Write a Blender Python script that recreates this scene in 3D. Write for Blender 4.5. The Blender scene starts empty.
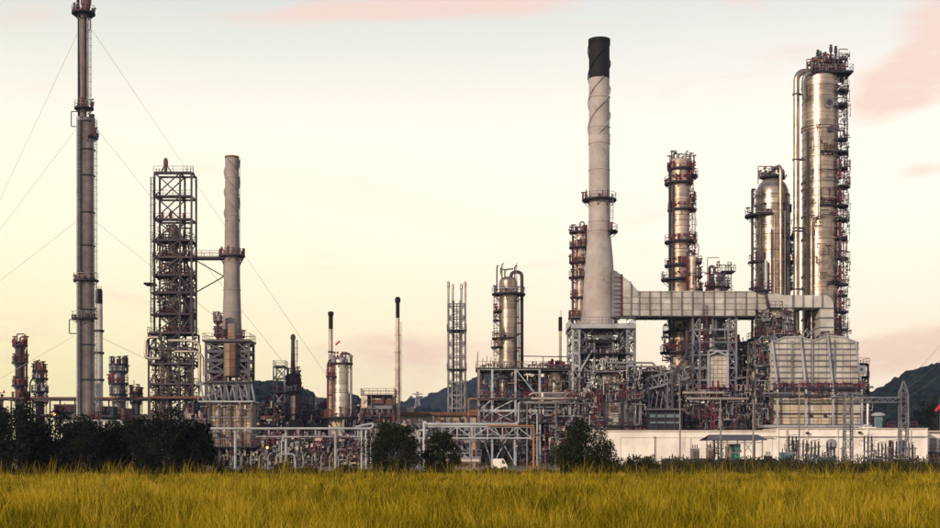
import bpy, math, random
import numpy as np
from mathutils import Vector, Matrix, noise

# ------------------------------------------------------------------ camera, sky, sun, exposure
F, HOR, ZC = 1300.0, 454.0, 2.2          # focal length in photo pixels, horizon row, eye height in metres
sc = bpy.context.scene
COL = sc.collection
cam = bpy.data.cameras.new('camera')
cam.sensor_width = 36.0
cam.lens = 36.0 * F / 940.0
cam.shift_y = (HOR - 264.0) / 940.0
cam.clip_start, cam.clip_end = 0.5, 20000.0
cam_o = bpy.data.objects.new('camera', cam); COL.objects.link(cam_o)
cam_o.location = (0, 0, ZC); cam_o.rotation_euler = (math.radians(90), 0, 0)
cam.dof.use_dof = True
cam.dof.focus_distance = 235.0
cam.dof.aperture_fstop = 5.6
sc.camera = cam_o
sc.view_settings.view_transform = 'Standard'
sc.view_settings.look = 'None'
sc.view_settings.exposure = 0.0
sc.view_settings.gamma = 1.0
sc.view_settings.use_curve_mapping = False
sc.cycles.max_bounces = 6
sc.cycles.diffuse_bounces = 3
sc.cycles.glossy_bounces = 3
sc.cycles.transmission_bounces = 3
sc.cycles.transparent_max_bounces = 6

SUN_EL, SUN_AZ = 17.0, 38.0              # degrees; azimuth to the left of straight behind the camera
sun = bpy.data.lights.new('sun', 'SUN'); sun.energy = 3.5; sun.angle = math.radians(1.0); sun.color = (1.0, 0.76, 0.55)
sun_o = bpy.data.objects.new('sun', sun); COL.objects.link(sun_o)
_e, _a = math.radians(SUN_EL), math.radians(SUN_AZ)
to_sun = Vector((-math.sin(_a) * math.cos(_e), -math.cos(_a) * math.cos(_e), math.sin(_e)))
sun_o.rotation_euler = to_sun.to_track_quat('Z', 'Y').to_euler()
sun_o.location = to_sun * 300

def build_world():
    w = bpy.data.worlds.new('World'); sc.world = w; w.use_nodes = True
    nt = w.node_tree; N = nt.nodes; L = nt.links; N.clear()
    out = N.new('ShaderNodeOutputWorld'); bg = N.new('ShaderNodeBackground')
    L.new(bg.outputs[0], out.inputs[0])
    tc = N.new('ShaderNodeTexCoord'); sep = N.new('ShaderNodeSeparateXYZ'); L.new(tc.outputs['Generated'], sep.inputs[0])
    def math_(op, a, b=None, c=None):
        n = N.new('ShaderNodeMath'); n.operation = op
        for i, v in enumerate((a, b, c)):
            if v is None: continue
            if isinstance(v, (int, float)): n.inputs[i].default_value = v
            else: L.new(v, n.inputs[i])
        return n.outputs[0]
    def ramp(fac, stops):
        n = N.new('ShaderNodeValToRGB'); L.new(fac, n.inputs[0]); e = n.color_ramp.elements
        while len(e) < len(stops): e.new(0.5)
        for el, (p, c) in zip(e, stops): el.position = p; el.color = (*c, 1)
        return n.outputs[0]
    def mix(fac, a, b):
        n = N.new('ShaderNodeMix'); n.data_type = 'RGBA'
        if isinstance(fac, (int, float)): n.inputs[0].default_value = fac
        else: L.new(fac, n.inputs[0])
        for s, v in ((6, a), (7, b)):
            if isinstance(v, tuple): n.inputs[s].default_value = (*v, 1)
            else: L.new(v, n.inputs[s])
        return n.outputs[2]
    z = math_('MAXIMUM', sep.outputs[2], 0.0)
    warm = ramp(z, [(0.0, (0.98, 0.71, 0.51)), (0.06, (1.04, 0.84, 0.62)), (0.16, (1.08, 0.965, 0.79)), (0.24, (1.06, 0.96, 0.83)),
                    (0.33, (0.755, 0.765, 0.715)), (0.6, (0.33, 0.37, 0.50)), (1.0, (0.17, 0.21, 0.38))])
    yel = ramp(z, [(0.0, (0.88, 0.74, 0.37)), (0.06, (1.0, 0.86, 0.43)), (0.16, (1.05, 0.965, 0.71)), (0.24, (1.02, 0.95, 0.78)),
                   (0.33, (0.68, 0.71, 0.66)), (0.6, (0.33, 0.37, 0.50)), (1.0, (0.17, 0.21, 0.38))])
    side = math_('MULTIPLY_ADD', sep.outputs[0], -1.9, 0.33)
    n = N.new('ShaderNodeClamp'); L.new(side, n.inputs[0]); side = n.outputs[0]
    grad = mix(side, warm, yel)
    # thin pink cloud, drawn from noise in direction space, thicker in a few banks
    mp = N.new('ShaderNodeMapping'); mp.inputs['Scale'].default_value = (4.0, 4.0, 15.0); mp.inputs['Location'].default_value = (3.1, 0.4, 1.7)
    L.new(tc.outputs['Generated'], mp.inputs[0])
    nz = N.new('ShaderNodeTexNoise'); nz.inputs['Scale'].default_value = 2.3; nz.inputs['Detail'].default_value = 7; nz.inputs['Roughness'].default_value = 0.58
    nz.inputs['Distortion'].default_value = 0.4
    L.new(mp.outputs[0], nz.inputs['Vector'])
    yy = math_('MAXIMUM', sep.outputs[1], 0.05)
    u = math_('DIVIDE', sep.outputs[0], yy); v = math_('DIVIDE', sep.outputs[2], yy)
    def bank(px, py, rx, ry, gain, tilt=0.0):
        du = math_('SUBTRACT', u, (px - 470) / F); dv = math_('SUBTRACT', v, (HOR - py) / F)
        dv = math_('MULTIPLY_ADD', du, -tilt, dv)
        a = math_('POWER', math_('DIVIDE', du, rx / F), 2.0); b = math_('POWER', math_('DIVIDE', dv, ry / F), 2.0)
        r = math_('SQRT', math_('ADD', a, b))
        return math_('MULTIPLY', math_('SUBTRACT', 1.0, math_('SMOOTH_MIN', r, 1.0, 0.3)), gain)
    tot = None
    for b in ((400, 9, 250, 18, .80, .05), (960, 20, 85, 95, .80, .3), (900, 88, 100, 44, .82, .38), (925, 170, 50, 14, .32, .1), (905, 352, 130, 32, .76, .05), (1010, 330, 150, 40, .4, 0), (420, 352, 150, 44, .32, 0),
              (20, 330, 110, 40, .18, 0), (785, 52, 60, 16, .22, .1), (30, 12, 70, 30, .16, 0), (740, 0, 60, 14, .3, 0)):
        m = bank(*b); m = math_('MAXIMUM', m, 0.0)
        tot = m if tot is None else math_('ADD', tot, m)
    dens = math_('ADD', nz.outputs[0], tot)
    cl = ramp(dens, [(0.60, (0, 0, 0)), (0.98, (1, 1, 1))])
    n2 = N.new('ShaderNodeTexNoise'); n2.inputs['Scale'].default_value = 9.0; n2.inputs['Detail'].default_value = 8; n2.inputs['Roughness'].default_value = 0.62; L.new(mp.outputs[0], n2.inputs['Vector'])
    cl = math_('MULTIPLY', cl, math_('MULTIPLY_ADD', n2.outputs[0], 1.6, 0.1))
    ccol = ramp(z, [(0.0, (0.84, 0.53, 0.39)), (0.12, (0.90, 0.64, 0.49)), (0.34, (0.90, 0.66, 0.57)), (0.8, (0.5, 0.45, 0.48))])
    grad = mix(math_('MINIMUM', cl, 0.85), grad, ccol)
    sky = N.new('ShaderNodeTexSky'); sky.sky_type = 'NISHITA'; sky.sun_disc = False
    sky.sun_elevation = math.radians(SUN_EL); sky.sun_rotation = math.radians(180 + SUN_AZ)
    add = N.new('ShaderNodeMix'); add.data_type = 'RGBA'; add.blend_type = 'ADD'; add.inputs[0].default_value = 0.008
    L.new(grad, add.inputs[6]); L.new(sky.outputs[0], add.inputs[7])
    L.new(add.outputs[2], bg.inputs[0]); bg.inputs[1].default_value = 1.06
build_world()

# ------------------------------------------------------------------ materials
def mat(name, col, rough=0.6, metal=0.0, var=0.25, stain=None, amt=0.5, streak=False, scale=0.35, bump=0.0, band=0.0):
    m = bpy.data.materials.new(name); m.use_nodes = True
    nt = m.node_tree; N = nt.nodes; L = nt.links
    b = N['Principled BSDF']; b.inputs['Roughness'].default_value = rough; b.inputs['Metallic'].default_value = metal
    b.inputs['Specular IOR Level'].default_value = 0.3
    g = N.new('ShaderNodeNewGeometry')
    oi = N.new('ShaderNodeObjectInfo')
    def noise_(sc_, det, loc=(0, 0, 0), s=1.0):
        mp = N.new('ShaderNodeMapping'); mp.inputs['Scale'].default_value = sc_; mp.inputs['Location'].default_value = loc
        L.new(g.outputs['Position'], mp.inputs[0])
        n = N.new('ShaderNodeTexNoise'); n.inputs['Scale'].default_value = s; n.inputs['Detail'].default_value = det; n.inputs['Roughness'].default_value = 0.62
        L.new(mp.outputs[0], n.inputs['Vector']); return n.outputs[0]
    def remap(f, a, b_, c, d):
        n = N.new('ShaderNodeMapRange'); L.new(f, n.inputs[0])
        for i, v in enumerate((a, b_, c, d)): n.inputs[i + 1].default_value = v
        return n.outputs[0]
    f = remap(noise_((scale,) * 3, 6), 0.3, 0.7, 1 - var, 1 + var * 0.8)
    r = remap(oi.outputs['Random'], 0, 1, 1 - var * 0.45, 1 + var * 0.45)
    mu = N.new('ShaderNodeMath'); mu.operation = 'MULTIPLY'; L.new(f, mu.inputs[0]); L.new(r, mu.inputs[1])
    vm = N.new('ShaderNodeVectorMath'); vm.operation = 'SCALE'; vm.inputs[0].default_value = col; L.new(mu.outputs[0], vm.inputs['Scale'])
    if band:
        sx = N.new('ShaderNodeSeparateXYZ'); L.new(g.outputs['Position'], sx.inputs[0])
        fl = N.new('ShaderNodeMath'); fl.operation = 'MULTIPLY_ADD'; L.new(sx.outputs[2], fl.inputs[0]); fl.inputs[1].default_value = 1.27; L.new(oi.outputs['Random'], fl.inputs[2])
        f2 = N.new('ShaderNodeMath'); f2.operation = 'FLOOR'; L.new(fl.outputs[0], f2.inputs[0])
        wn = N.new('ShaderNodeTexWhiteNoise'); wn.noise_dimensions = '1D'; L.new(f2.outputs[0], wn.inputs['W'])
        m2 = N.new('ShaderNodeMath'); m2.operation = 'MULTIPLY'; L.new(mu.outputs[0], m2.inputs[0]); L.new(remap(wn.outputs['Value'], 0, 1, 1 - band, 1 + band), m2.inputs[1])
        L.new(m2.outputs[0], vm.inputs['Scale'])
        L.new(remap(wn.outputs['Value'], 0, 1, rough - .08, rough + .1), b.inputs['Roughness'])
    c = vm.outputs[0]
    if stain:
        sc_ = (1.3, 1.3, 0.13) if streak else (0.6, 0.6, 0.6)
        sf = remap(noise_(sc_, 7, (7.3, 1.1, 3.9)), 0.72 - 0.3 * amt, 0.88 - 0.3 * amt, 0, 0.85)
        mx = N.new('ShaderNodeMix'); mx.data_type = 'RGBA'; L.new(sf, mx.inputs[0]); L.new(c, mx.inputs[6]); mx.inputs[7].default_value = (*stain, 1)
        c = mx.outputs[2]
        if metal > 0.3:
            L.new(remap(sf, 0, 1, metal, 0.0), b.inputs['Metallic'])
            if not band: L.new(remap(sf, 0, 1, rough, 0.8), b.inputs['Roughness'])
    L.new(c, b.inputs['Base Color'])
    if bump:
        bp = N.new('ShaderNodeBump'); bp.inputs['Strength'].default_value = bump; bp.inputs['Distance'].default_value = 0.15
        L.new(noise_((2.2, 2.2, 2.2), 5), bp.inputs['Height']); L.new(bp.outputs[0], b.inputs['Normal'])
    return m
def emit(name, col, s):
    m = bpy.data.materials.new(name); m.use_nodes = True; b = m.node_tree.nodes['Principled BSDF']
    b.inputs['Base Color'].default_value = (*col, 1); b.inputs['Emission Color'].default_value = (*col, 1); b.inputs['Emission Strength'].default_value = s
    return m
RU = (0.20, 0.075, 0.03)
M = dict(
    galv=mat('galvanised_steel', (0.185, 0.190, 0.225), 0.5, 0.3, 0.45, (0.075, 0.042, 0.042), 0.46),
    slate=mat('slate_painted_steel', (0.085, 0.088, 0.105), 0.6, 0.1, 0.35, (0.10, 0.045, 0.035), 0.45),
    pale=mat('pale_painted_steel', (0.33, 0.35, 0.39), 0.5, 0.1, 0.35, (0.14, 0.085, 0.07), 0.42),
    dark=mat('dark_steel', (0.020, 0.019, 0.030), 0.7, 0.05, 0.4, (0.045, 0.02, 0.022), 0.42),
    weath=mat('weathered_steel', (0.056, 0.044, 0.057), 0.7, 0.05, 0.45, (0.085, 0.038, 0.034), 0.42),
    brown=mat('brown_weathered_shell', (0.165, 0.135, 0.138), 0.6, 0.15, 0.35, (0.10, 0.05, 0.04), 0.5, True, band=.12),
    red=mat('dark_red_paint', (0.125, 0.018, 0.034), 0.65, 0.0, 0.5, (0.06, 0.02, 0.025), 0.5),
    bright_red=mat('red_cloth', (0.62, 0.03, 0.03), 0.8),
    orange=mat('orange_primer', (0.27, 0.115, 0.045), 0.65, 0.0, 0.35, (0.14, 0.06, 0.035), 0.46),
    rust=mat('rusty_steel', (0.135, 0.066, 0.048), 0.8, 0.0, 0.4, (0.075, 0.036, 0.028), 0.5),
    clad=mat('aluminium_cladding', (0.36, 0.30, 0.262), 0.36, 0.82, 0.36, (0.15, 0.062, 0.03), 0.58, True, bump=0.18, band=.3),
    clad2=mat('bright_cladding', (0.50, 0.46, 0.42), 0.38, 0.75, 0.26, (0.22, 0.12, 0.08), 0.4, True, bump=0.14, band=.2),
    cladg=mat('grey_cladding', (0.20, 0.205, 0.225), 0.42, 0.65, 0.3, (0.09, 0.05, 0.04), 0.42, True, bump=0.1, band=.2),
    pink=mat('weathered_pink_cladding', (0.46, 0.375, 0.325), 0.46, 0.45, 0.35, (0.19, 0.06, 0.06), 0.46, True, bump=.12, band=.24),
    conc=mat('stack_concrete', (0.28, 0.25, 0.242), 0.75, 0.0, 0.25, (0.20, 0.13, 0.10), 0.42, True),
    stackw=mat('stack_pale_paint', (0.375, 0.34, 0.335), 0.65, 0.0, 0.24, (0.23, 0.125, 0.125), 0.46, False, bump=0.06),
    black=mat('black_paint', (0.005, 0.0045, 0.006), 0.75, 0.0, 0.4, (0.05, 0.015, 0.015), 0.22),
    cream=mat('cream_heater_panel', (0.44, 0.375, 0.295), 0.62, 0.0, 0.4, (0.22, 0.145, 0.10), 0.48, True),
    tan=mat('tan_heater_panel', (0.27, 0.195, 0.15), 0.65, 0.0, 0.35, (0.13, 0.065, 0.045), 0.5, True),
    whitep=mat('pale_heater_panel', (0.43, 0.415, 0.39), 0.6, 0.0, 0.4, (0.25, 0.20, 0.165), 0.48, True),
    duct=mat('duct_panel', (0.40, 0.385, 0.37), 0.55, 0.1, 0.45, (0.25, 0.205, 0.18), 0.46, True),
    ductl=mat('pale_duct_panel', (0.52, 0.51, 0.49), 0.55, 0.05, 0.25, (0.33, 0.28, 0.23), 0.4, True),
    pipe=mat('grey_pipe', (0.26, 0.26, 0.27), 0.45, 0.35, 0.3, (0.13, 0.07, 0.05), 0.4),
    ppale=mat('pale_pipe', (0.35, 0.37, 0.385), 0.5, 0.1, 0.3, (0.18, 0.11, 0.08), 0.4),
    silver=mat('silver_pipe', (0.50, 0.44, 0.38), 0.4, 0.7, 0.25, (0.2, 0.1, 0.06), 0.42),
    wall=mat('white_wall_paint', (0.75, 0.715, 0.67), 0.8, 0.0, 0.16, (0.40, 0.33, 0.27), 0.46, True, bump=0.03),
    wallf=mat('wall_joint', (0.55, 0.49, 0.42), 0.8),
    roofd=mat('dark_roof_sheet', (0.10, 0.10, 0.12), 0.6, 0.1, 0.3),
    green=mat('green_cabinet', (0.05, 0.22, 0.16), 0.55),
    blueg=mat('blue_grey_cabinet', (0.13, 0.19, 0.22), 0.5, 0.1),
    porc=mat('brown_porcelain', (0.02, 0.016, 0.02), 0.35),
    pole=mat('pole_concrete', (0.22, 0.19, 0.18), 0.8),
    post=mat('fence_concrete', (0.24, 0.225, 0.20), 0.85, 0.0, 0.4),
    wire=mat('wire', (0.10, 0.10, 0.09), 0.6, 0.3),
    guy=mat('guy_cable', (0.42, 0.42, 0.36), 0.6, 0.2, 0.1),
    tyre=mat('tyre_rubber', (0.012, 0.012, 0.012), 0.8),
    white=mat('vehicle_white', (0.78, 0.76, 0.70), 0.35, 0.0, 0.06),
    glass=mat('dark_glass', (0.02, 0.03, 0.04), 0.08, 0.0, 0.1),
    soil=mat('plant_yard', (0.13, 0.11, 0.09), 0.95, 0.0, 0.35),
    field=mat('field_soil', (0.10, 0.075, 0.022), 0.95, 0.0, 0.4, (0.05, 0.05, 0.015), 0.5),
    hill=mat('hill_ground', (0.020, 0.032, 0.026), 0.95, 0.0, 0.4, scale=0.02),
    bark=mat('bark', (0.045, 0.035, 0.028), 0.9),
    lampe=emit('lit_lamp', (1.0, 0.30, 0.05), 6.0),
)
def leafmat(name, c0, c1, rough=0.6, trans=0.25, spec=0.2):
    m = bpy.data.materials.new(name); m.use_nodes = True; nt = m.node_tree; N = nt.nodes; L = nt.links
    b = N['Principled BSDF']; b.inputs['Roughness'].default_value = rough; b.inputs['Specular IOR Level'].default_value = spec
    at = N.new('ShaderNodeAttribute'); at.attribute_name = 'shade'
    r = N.new('ShaderNodeValToRGB'); L.new(at.outputs['Fac'], r.inputs[0])
    cs = [c0] + (c1 if isinstance(c1, list) else [c1]); e = r.color_ramp.elements
    while len(e) < len(cs): e.new(0.5)
    for i, c in enumerate(cs): e[i].position = i / (len(cs) - 1); e[i].color = (*c, 1)
    L.new(r.outputs[0], b.inputs['Base Color'])
    t = N.new('ShaderNodeBsdfTranslucent'); L.new(r.outputs[0], t.inputs[0])
    mx = N.new('ShaderNodeMixShader'); mx.inputs[0].default_value = trans
    L.new(b.outputs[0], mx.inputs[1]); L.new(t.outputs[0], mx.inputs[2]); L.new(mx.outputs[0], N['Material Output'].inputs[0])
    return m
M['leaf'] = leafmat('dark_leaf', (0.005, 0.008, 0.006), (0.024, 0.031, 0.014), .8, .2, .05)
M['leaf2'] = leafmat('olive_leaf', (0.007, 0.011, 0.006), (0.046, 0.053, 0.017), .8, .2, .05)
M['weed'] = leafmat('weed_leaf', (0.010, 0.013, 0.006), (0.085, 0.075, 0.022), .8, .2, .05)
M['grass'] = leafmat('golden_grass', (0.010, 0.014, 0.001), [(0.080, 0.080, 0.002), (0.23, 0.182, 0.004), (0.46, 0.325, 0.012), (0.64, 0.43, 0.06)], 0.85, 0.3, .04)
M['wood'] = leafmat('hill_foliage', (0.007, 0.013, 0.016), (0.024, 0.036, 0.034), 0.95, 0.1, .03)

# ------------------------------------------------------------------ mesh helpers
def mesh_from(verts, faces, mt=None, smooth=False, angle=40):
    me = bpy.data.meshes.new('mesh'); me.from_pydata([tuple(v) for v in verts], [], faces)
    if smooth:
        me.polygons.foreach_set('use_smooth', [True] * len(me.polygons)); me.set_sharp_from_angle(angle=math.radians(angle))
    if mt: me.materials.append(M[mt] if isinstance(mt, str) else mt)
    me.update(); return me
_cache = {}
BOXF = [(0, 1, 3, 2), (4, 6, 7, 5), (0, 4, 5, 1), (2, 3, 7, 6), (0, 2, 6, 4), (1, 5, 7, 3)]
def unit_box(mt):
    k = ('box', mt)
    if k not in _cache:
        v = [(x, y, z) for x in (-.5, .5) for y in (-.5, .5) for z in (-.5, .5)]
        _cache[k] = mesh_from(v, BOXF, mt)
    return _cache[k]
def unit_cyl(mt, n=20):
    k = ('cyl', mt, n)
    if k not in _cache:
        v = [(math.cos(2 * math.pi * i / n), math.sin(2 * math.pi * i / n), z) for z in (0, 1) for i in range(n)]
        f = [(i, (i + 1) % n, n + (i + 1) % n, n + i) for i in range(n)] + [tuple(reversed(range(n))), tuple(range(n, 2 * n))]
        _cache[k] = mesh_from(v, f, mt, True)
    return _cache[k]
def lathe_mesh(prof, mt, n=32, angle=25, cap=True):
    v, f = [], []
    for r, z in prof:
        v += [(r * math.cos(2 * math.pi * i / n), r * math.sin(2 * math.pi * i / n), z) for i in range(n)]
    for k in range(len(prof) - 1):
        f += [(k * n + i, k * n + (i + 1) % n, (k + 1) * n + (i + 1) % n, (k + 1) * n + i) for i in range(n)]
    if cap:
        f.append(tuple(reversed(range(n)))); f.append(tuple((len(prof) - 1) * n + i for i in range(n)))
    return mesh_from(v, f, mt, True, angle)
def bar_geo(p0, p1, w, h, v, f):
    p0, p1 = Vector(p0), Vector(p1); d = p1 - p0
    if d.length < 1e-5: return
    d.normalize(); up = Vector((0, 0, 1)) if abs(d.z) < 0.95 else Vector((0, 1, 0))
    a = d.cross(up).normalized() * (w / 2); b = a.cross(d).normalized() * (h / 2)
    k = len(v)
    for p in (p0, p1): v += [p + a + b, p - a + b, p - a - b, p + a - b]
    f += [(k, k + 3, k + 2, k + 1), (k + 4, k + 5, k + 6, k + 7)] + [(k + i, k + (i + 1) % 4, k + 4 + (i + 1) % 4, k + 4 + i) for i in range(4)]
def bars_mesh(bars, mt):
    v, f = [], []
    for b in bars: bar_geo(b[0], b[1], b[2], b[3] if len(b) > 3 else b[2], v, f)
    return mesh_from(v, f, mt)
def round_path(pts, bend):
    pts = [Vector(p) for p in pts]; out = [pts[0]]
    for i in range(1, len(pts) - 1):
        a, p, b = pts[i - 1], pts[i], pts[i + 1]
        la, lb = (a - p).length, (b - p).length; r = min(bend, la * .48, lb * .48)
        if r < 1e-4: out.append(p); continue
        s, e = p + (a - p) / la * r, p + (b - p) / lb * r
        for t in (0, .25, .5, .75, 1): out.append((1 - t) ** 2 * s + 2 * t * (1 - t) * p + t * t * e)
    return out + [pts[-1]]
def tube_geo(path, rad, n, v, f, caps=True):
    path = [Vector(p) for p in path]; k0 = len(v); a = None
    for i, p in enumerate(path):
        d = (path[min(i + 1, len(path) - 1)] - path[max(i - 1, 0)])
        if d.length < 1e-6: d = Vector((0, 0, 1))
        d.normalize()
        if a is None: a = d.orthogonal().normalized()
        else:
            a = a - d * a.dot(d); a = a.normalized() if a.length > 1e-5 else d.orthogonal().normalized()
        b = d.cross(a); r = rad[i] if isinstance(rad, (list, tuple)) else rad
        v += [p + (a * math.cos(2 * math.pi * j / n) + b * math.sin(2 * math.pi * j / n)) * r for j in range(n)]
    m = len(path)
    f += [(k0 + i * n + j, k0 + i * n + (j + 1) % n, k0 + (i + 1) * n + (j + 1) % n, k0 + (i + 1) * n + j) for i in range(m - 1) for j in range(n)]
    if caps: f.append(tuple(k0 + j for j in reversed(range(n)))); f.append(tuple(k0 + (m - 1) * n + j for j in range(n)))
def tube_mesh(path, rad, mt, n=10):
    v, f = [], []; tube_geo(path, rad, n, v, f); return mesh_from(v, f, mt, True, 50)

WM = {}
def link(name, data, mw, parent=None, **props):
    o = bpy.data.objects.new(name, data); COL.objects.link(o)
    if parent is not None:
        o.parent = parent; o.matrix_parent_inverse = WM[parent.name].inverted_safe()
    o.matrix_basis = mw; WM[o.name] = mw.copy()
    for k, val in props.items():
        if val: o[k] = val
    return o
I4 = Matrix.Identity(4)
def rot_to(d):
    return Vector((0, 0, 1)).rotation_difference(d).to_matrix().to_4x4()
def bar_matrix(p0, p1, w, h):
    p0, p1 = Vector(p0), Vector(p1); d = p1 - p0; ln = d.length; d.normalize()
    up = Vector((0, 0, 1)) if abs(d.z) < 0.95 else Vector((0, 1, 0))
    a = d.cross(up).normalized(); b = a.cross(d).normalized(); c = (p0 + p1) / 2
    return Matrix(((a.x * w, d.x * ln, b.x * h, c.x), (a.y * w, d.y * ln, b.y * h, c.y), (a.z * w, d.z * ln, b.z * h, c.z), (0, 0, 0, 1)))

def gpy(Y): return HOR + ZC * F / Y
RED_RAIL = 'red'
class Thing:
    """A top-level Empty at a thing's base; shapes are given in photo pixels read at the thing's own distance Y, depth offsets d in metres."""
    def __init__(s, name, label, cat, px, Y, group=None, z=0.0):
        s.Y, s.k = Y, Y / F
        s.o = link(name, None, Matrix.Translation((s.X(px), Y, z)), None, label=label, category=cat, group=group, kind='thing')
        s.o.empty_display_size = 0.5
        s.g = gpy(Y)
    def X(s, px): return (px - 470) * s.Y / F
    def Z(s, py): return ZC + (HOR - py) * s.Y / F
    def P(s, px, py, d=0.0): return Vector((s.X(px), s.Y + d, s.Z(py)))
    def add(s, name, me, mw=None, under=None, **pr):
        return link(name, me, I4 if mw is None else mw, under or s.o, **pr)
    def box(s, name, x0, x1, y0, y1, d0, d1, mt, under=None, **pr):
        a, b = s.P(x0, y1, d0), s.P(x1, y0, d1); c = (a + b) / 2; z = b - a
        return s.add(name, unit_box(mt), Matrix.Translation(c) @ Matrix.Diagonal((z.x, z.y, z.z, 1)), under, **pr)
    def bar(s, name, p0, p1, w, mt, h=None, under=None):
        return s.add(name, unit_box(mt), bar_matrix(s.P(*p0), s.P(*p1), w, h or w), under)
    def bars(s, name, lst, w, mt, under=None, **pr):
        return s.add(name, bars_mesh([(s.P(*a), s.P(*b), w) for a, b in lst], mt), None, under, **pr)
    def cyl(s, name, px, y0, y1, r, mt, d=0.0, n=20, under=None):
        """vertical cylinder, radius r in pixels"""
        b = s.P(px, y1, d); h = s.Z(y0) - s.Z(y1); r *= s.k
        return s.add(name, unit_cyl(mt, n), Matrix.Translation(b) @ Matrix.Diagonal((r, r, h, 1)), under)
    def rod(s, name, p0, p1, r, mt, n=12, under=None):
        """straight cylinder between two points, radius in pixels"""
        a, b = s.P(*p0), s.P(*p1); r *= s.k
        return s.add(name, unit_cyl(mt, n), Matrix.Translation(a) @ rot_to(b - a) @ Matrix.Diagonal((r, r, (b - a).length, 1)), under)
    def lathe(s, name, px, prof, mt, d=0.0, n=32, under=None, angle=25):
        """prof: (radius px, row py) from bottom to top"""
        b = Vector((s.X(px), s.Y + d, 0))
        return s.add(name, lathe_mesh([(r * s.k, s.Z(py)) for r, py in prof], mt, n, angle), Matrix.Translation(b), under)
    def pipe(s, name, pts, r, mt, bend=None, n=10, under=None):
        P = [s.P(*p) for p in pts]; r *= s.k
        return s.add(name, tube_mesh(round_path(P, bend if bend is not None else 2.6 * r), r, mt, n), None, under)
    def shell(s, px, ytop, ybot, r, mt, d=0.0, dome=0.55, band=4.0, name='shell', rings=(), n=36, under=None):
        """jacketed vessel: grooved bands, domed head, proud rings"""
        prof = [(r, ybot)]; y = ybot; yt = ytop + r * dome; g = 0.10 / s.k
        while y - band > yt + 0.5:
            y -= band; prof += [(r, y + .14 * 1.6), (r * 0.982, y + .12), (r * 0.982, y - .12), (r, y - .14 * 1.6)]
        prof.append((r, yt))
        for a in (18, 36, 54, 70, 82): prof.append((r * math.cos(math.radians(a)), yt - r * dome * math.sin(math.radians(a))))
        o = s.lathe(name, px, prof, mt, d, n, under, 22)
        for yr in rings:
            s.lathe('stiffening_ring', px, [(r * 1.005, yr + .9), (r * 1.07, yr + .7), (r * 1.07, yr - .7), (r * 1.005, yr - .9)], mt, d, n, o)
        return o
    def rail(s, pts, mt, under=None, h=1.1, w=0.07, step=1.6, closed=False):
        """handrail along world points"""
        pts = [Vector(p) for p in pts]; L = []; hz = Vector((0, 0, h))
        if closed: pts = pts + [pts[0]]
        acc = 0.0
        for a, b in zip(pts, pts[1:]):
            L += [(a + hz, b + hz, w), (a + hz * .52, b + hz * .52, w * .8)]
            n = max(1, round((b - a).length / step))
            if (b - a).length < step * .6:
                acc += (b - a).length
                if acc > step: L.append((a, a + hz, w)); acc = 0
            else:
                for i in range(n + 1): p = a.lerp(b, i / n); L.append((p, p + hz, w))
        return s.add('handrail', bars_mesh(L, mt), None, under)
    def ring(s, px, py, r, rin, mt='dark', rmt='red', d=0.0, a0=0, a1=360, th=0.28, under=None, rail=True, brackets=True):
        """annular platform with handrail; angles: 0 = right, 270 = towards the camera"""
        c = Vector((s.X(px), s.Y + d, s.Z(py))); R, ri = r * s.k, rin * s.k; full = a1 - a0 >= 360
        n = max(6, int(28 * (a1 - a0) / 360)); v, f = [], []
        A = [math.radians(a0 + (a1 - a0) * i / n) for i in range(n + (0 if full else 1))]
        for a in A:
            u = Vector((math.cos(a), math.sin(a), 0))
            v += [u * ri + Vector((0, 0, -th)), u * R + Vector((0, 0, -th)), u * R, u * ri]
        m = len(A)
        for i in range(m if full else m - 1):
            j = (i + 1) % m
            f += [(4 * i + k, 4 * j + k, 4 * j + (k + 1) % 4, 4 * i + (k + 1) % 4) for k in range(4)]
        if not full: f += [(0, 1, 2, 3), (4 * m - 1, 4 * m - 2, 4 * m - 3, 4 * m - 4)]
        o = s.add('platform', mesh_from(v, f, mt), Matrix.Translation(c), under)
        if rail:
            pts = [c + Vector((math.cos(a), math.sin(a), 0)) * (R - .06) for a in A]
            s.rail(pts, rmt, o if not under else under, closed=full)
        if rail and R > .8 and brackets:
            rr_ = random.Random(int(px * 13 + py * 7)); vv, ff = [], []
            for q in range(int((a1 - a0) / 26)):
                a = math.radians(rr_.uniform(a0, a1)); u = Vector((math.cos(a), math.sin(a), 0)); p = c + u * (ri + (R - ri) * rr_.uniform(.25, .9)); hh = rr_.uniform(.4, 1.7)
                bar_geo(p, p + Vector((0, 0, hh)), rr_.uniform(.12, .4), rr_.uniform(.12, .4), vv, ff)
                if rr_.random() < .5: bar_geo(p + Vector((-.4, 0, hh)), p + Vector((.4, 0, hh + .05)), .22, .22, vv, ff)
            s.add('fitting', mesh_from(vv, ff, rr_.choice(['weath', 'red', 'galv', 'rust'])), None, o if not under else under, kind='stuff')
        if brackets:
            L = []
            for a in A[::4]:
                u = Vector((math.cos(a), math.sin(a), 0)); L.append((c + u * R * .97 + Vector((0, 0, -th)), c + u * ri + Vector((0, 0, -th - (R - ri) * .8)), .12))
            s.add('bracket', bars_mesh(L, mt), None, o if not under else under, kind='stuff')
        return o
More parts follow.
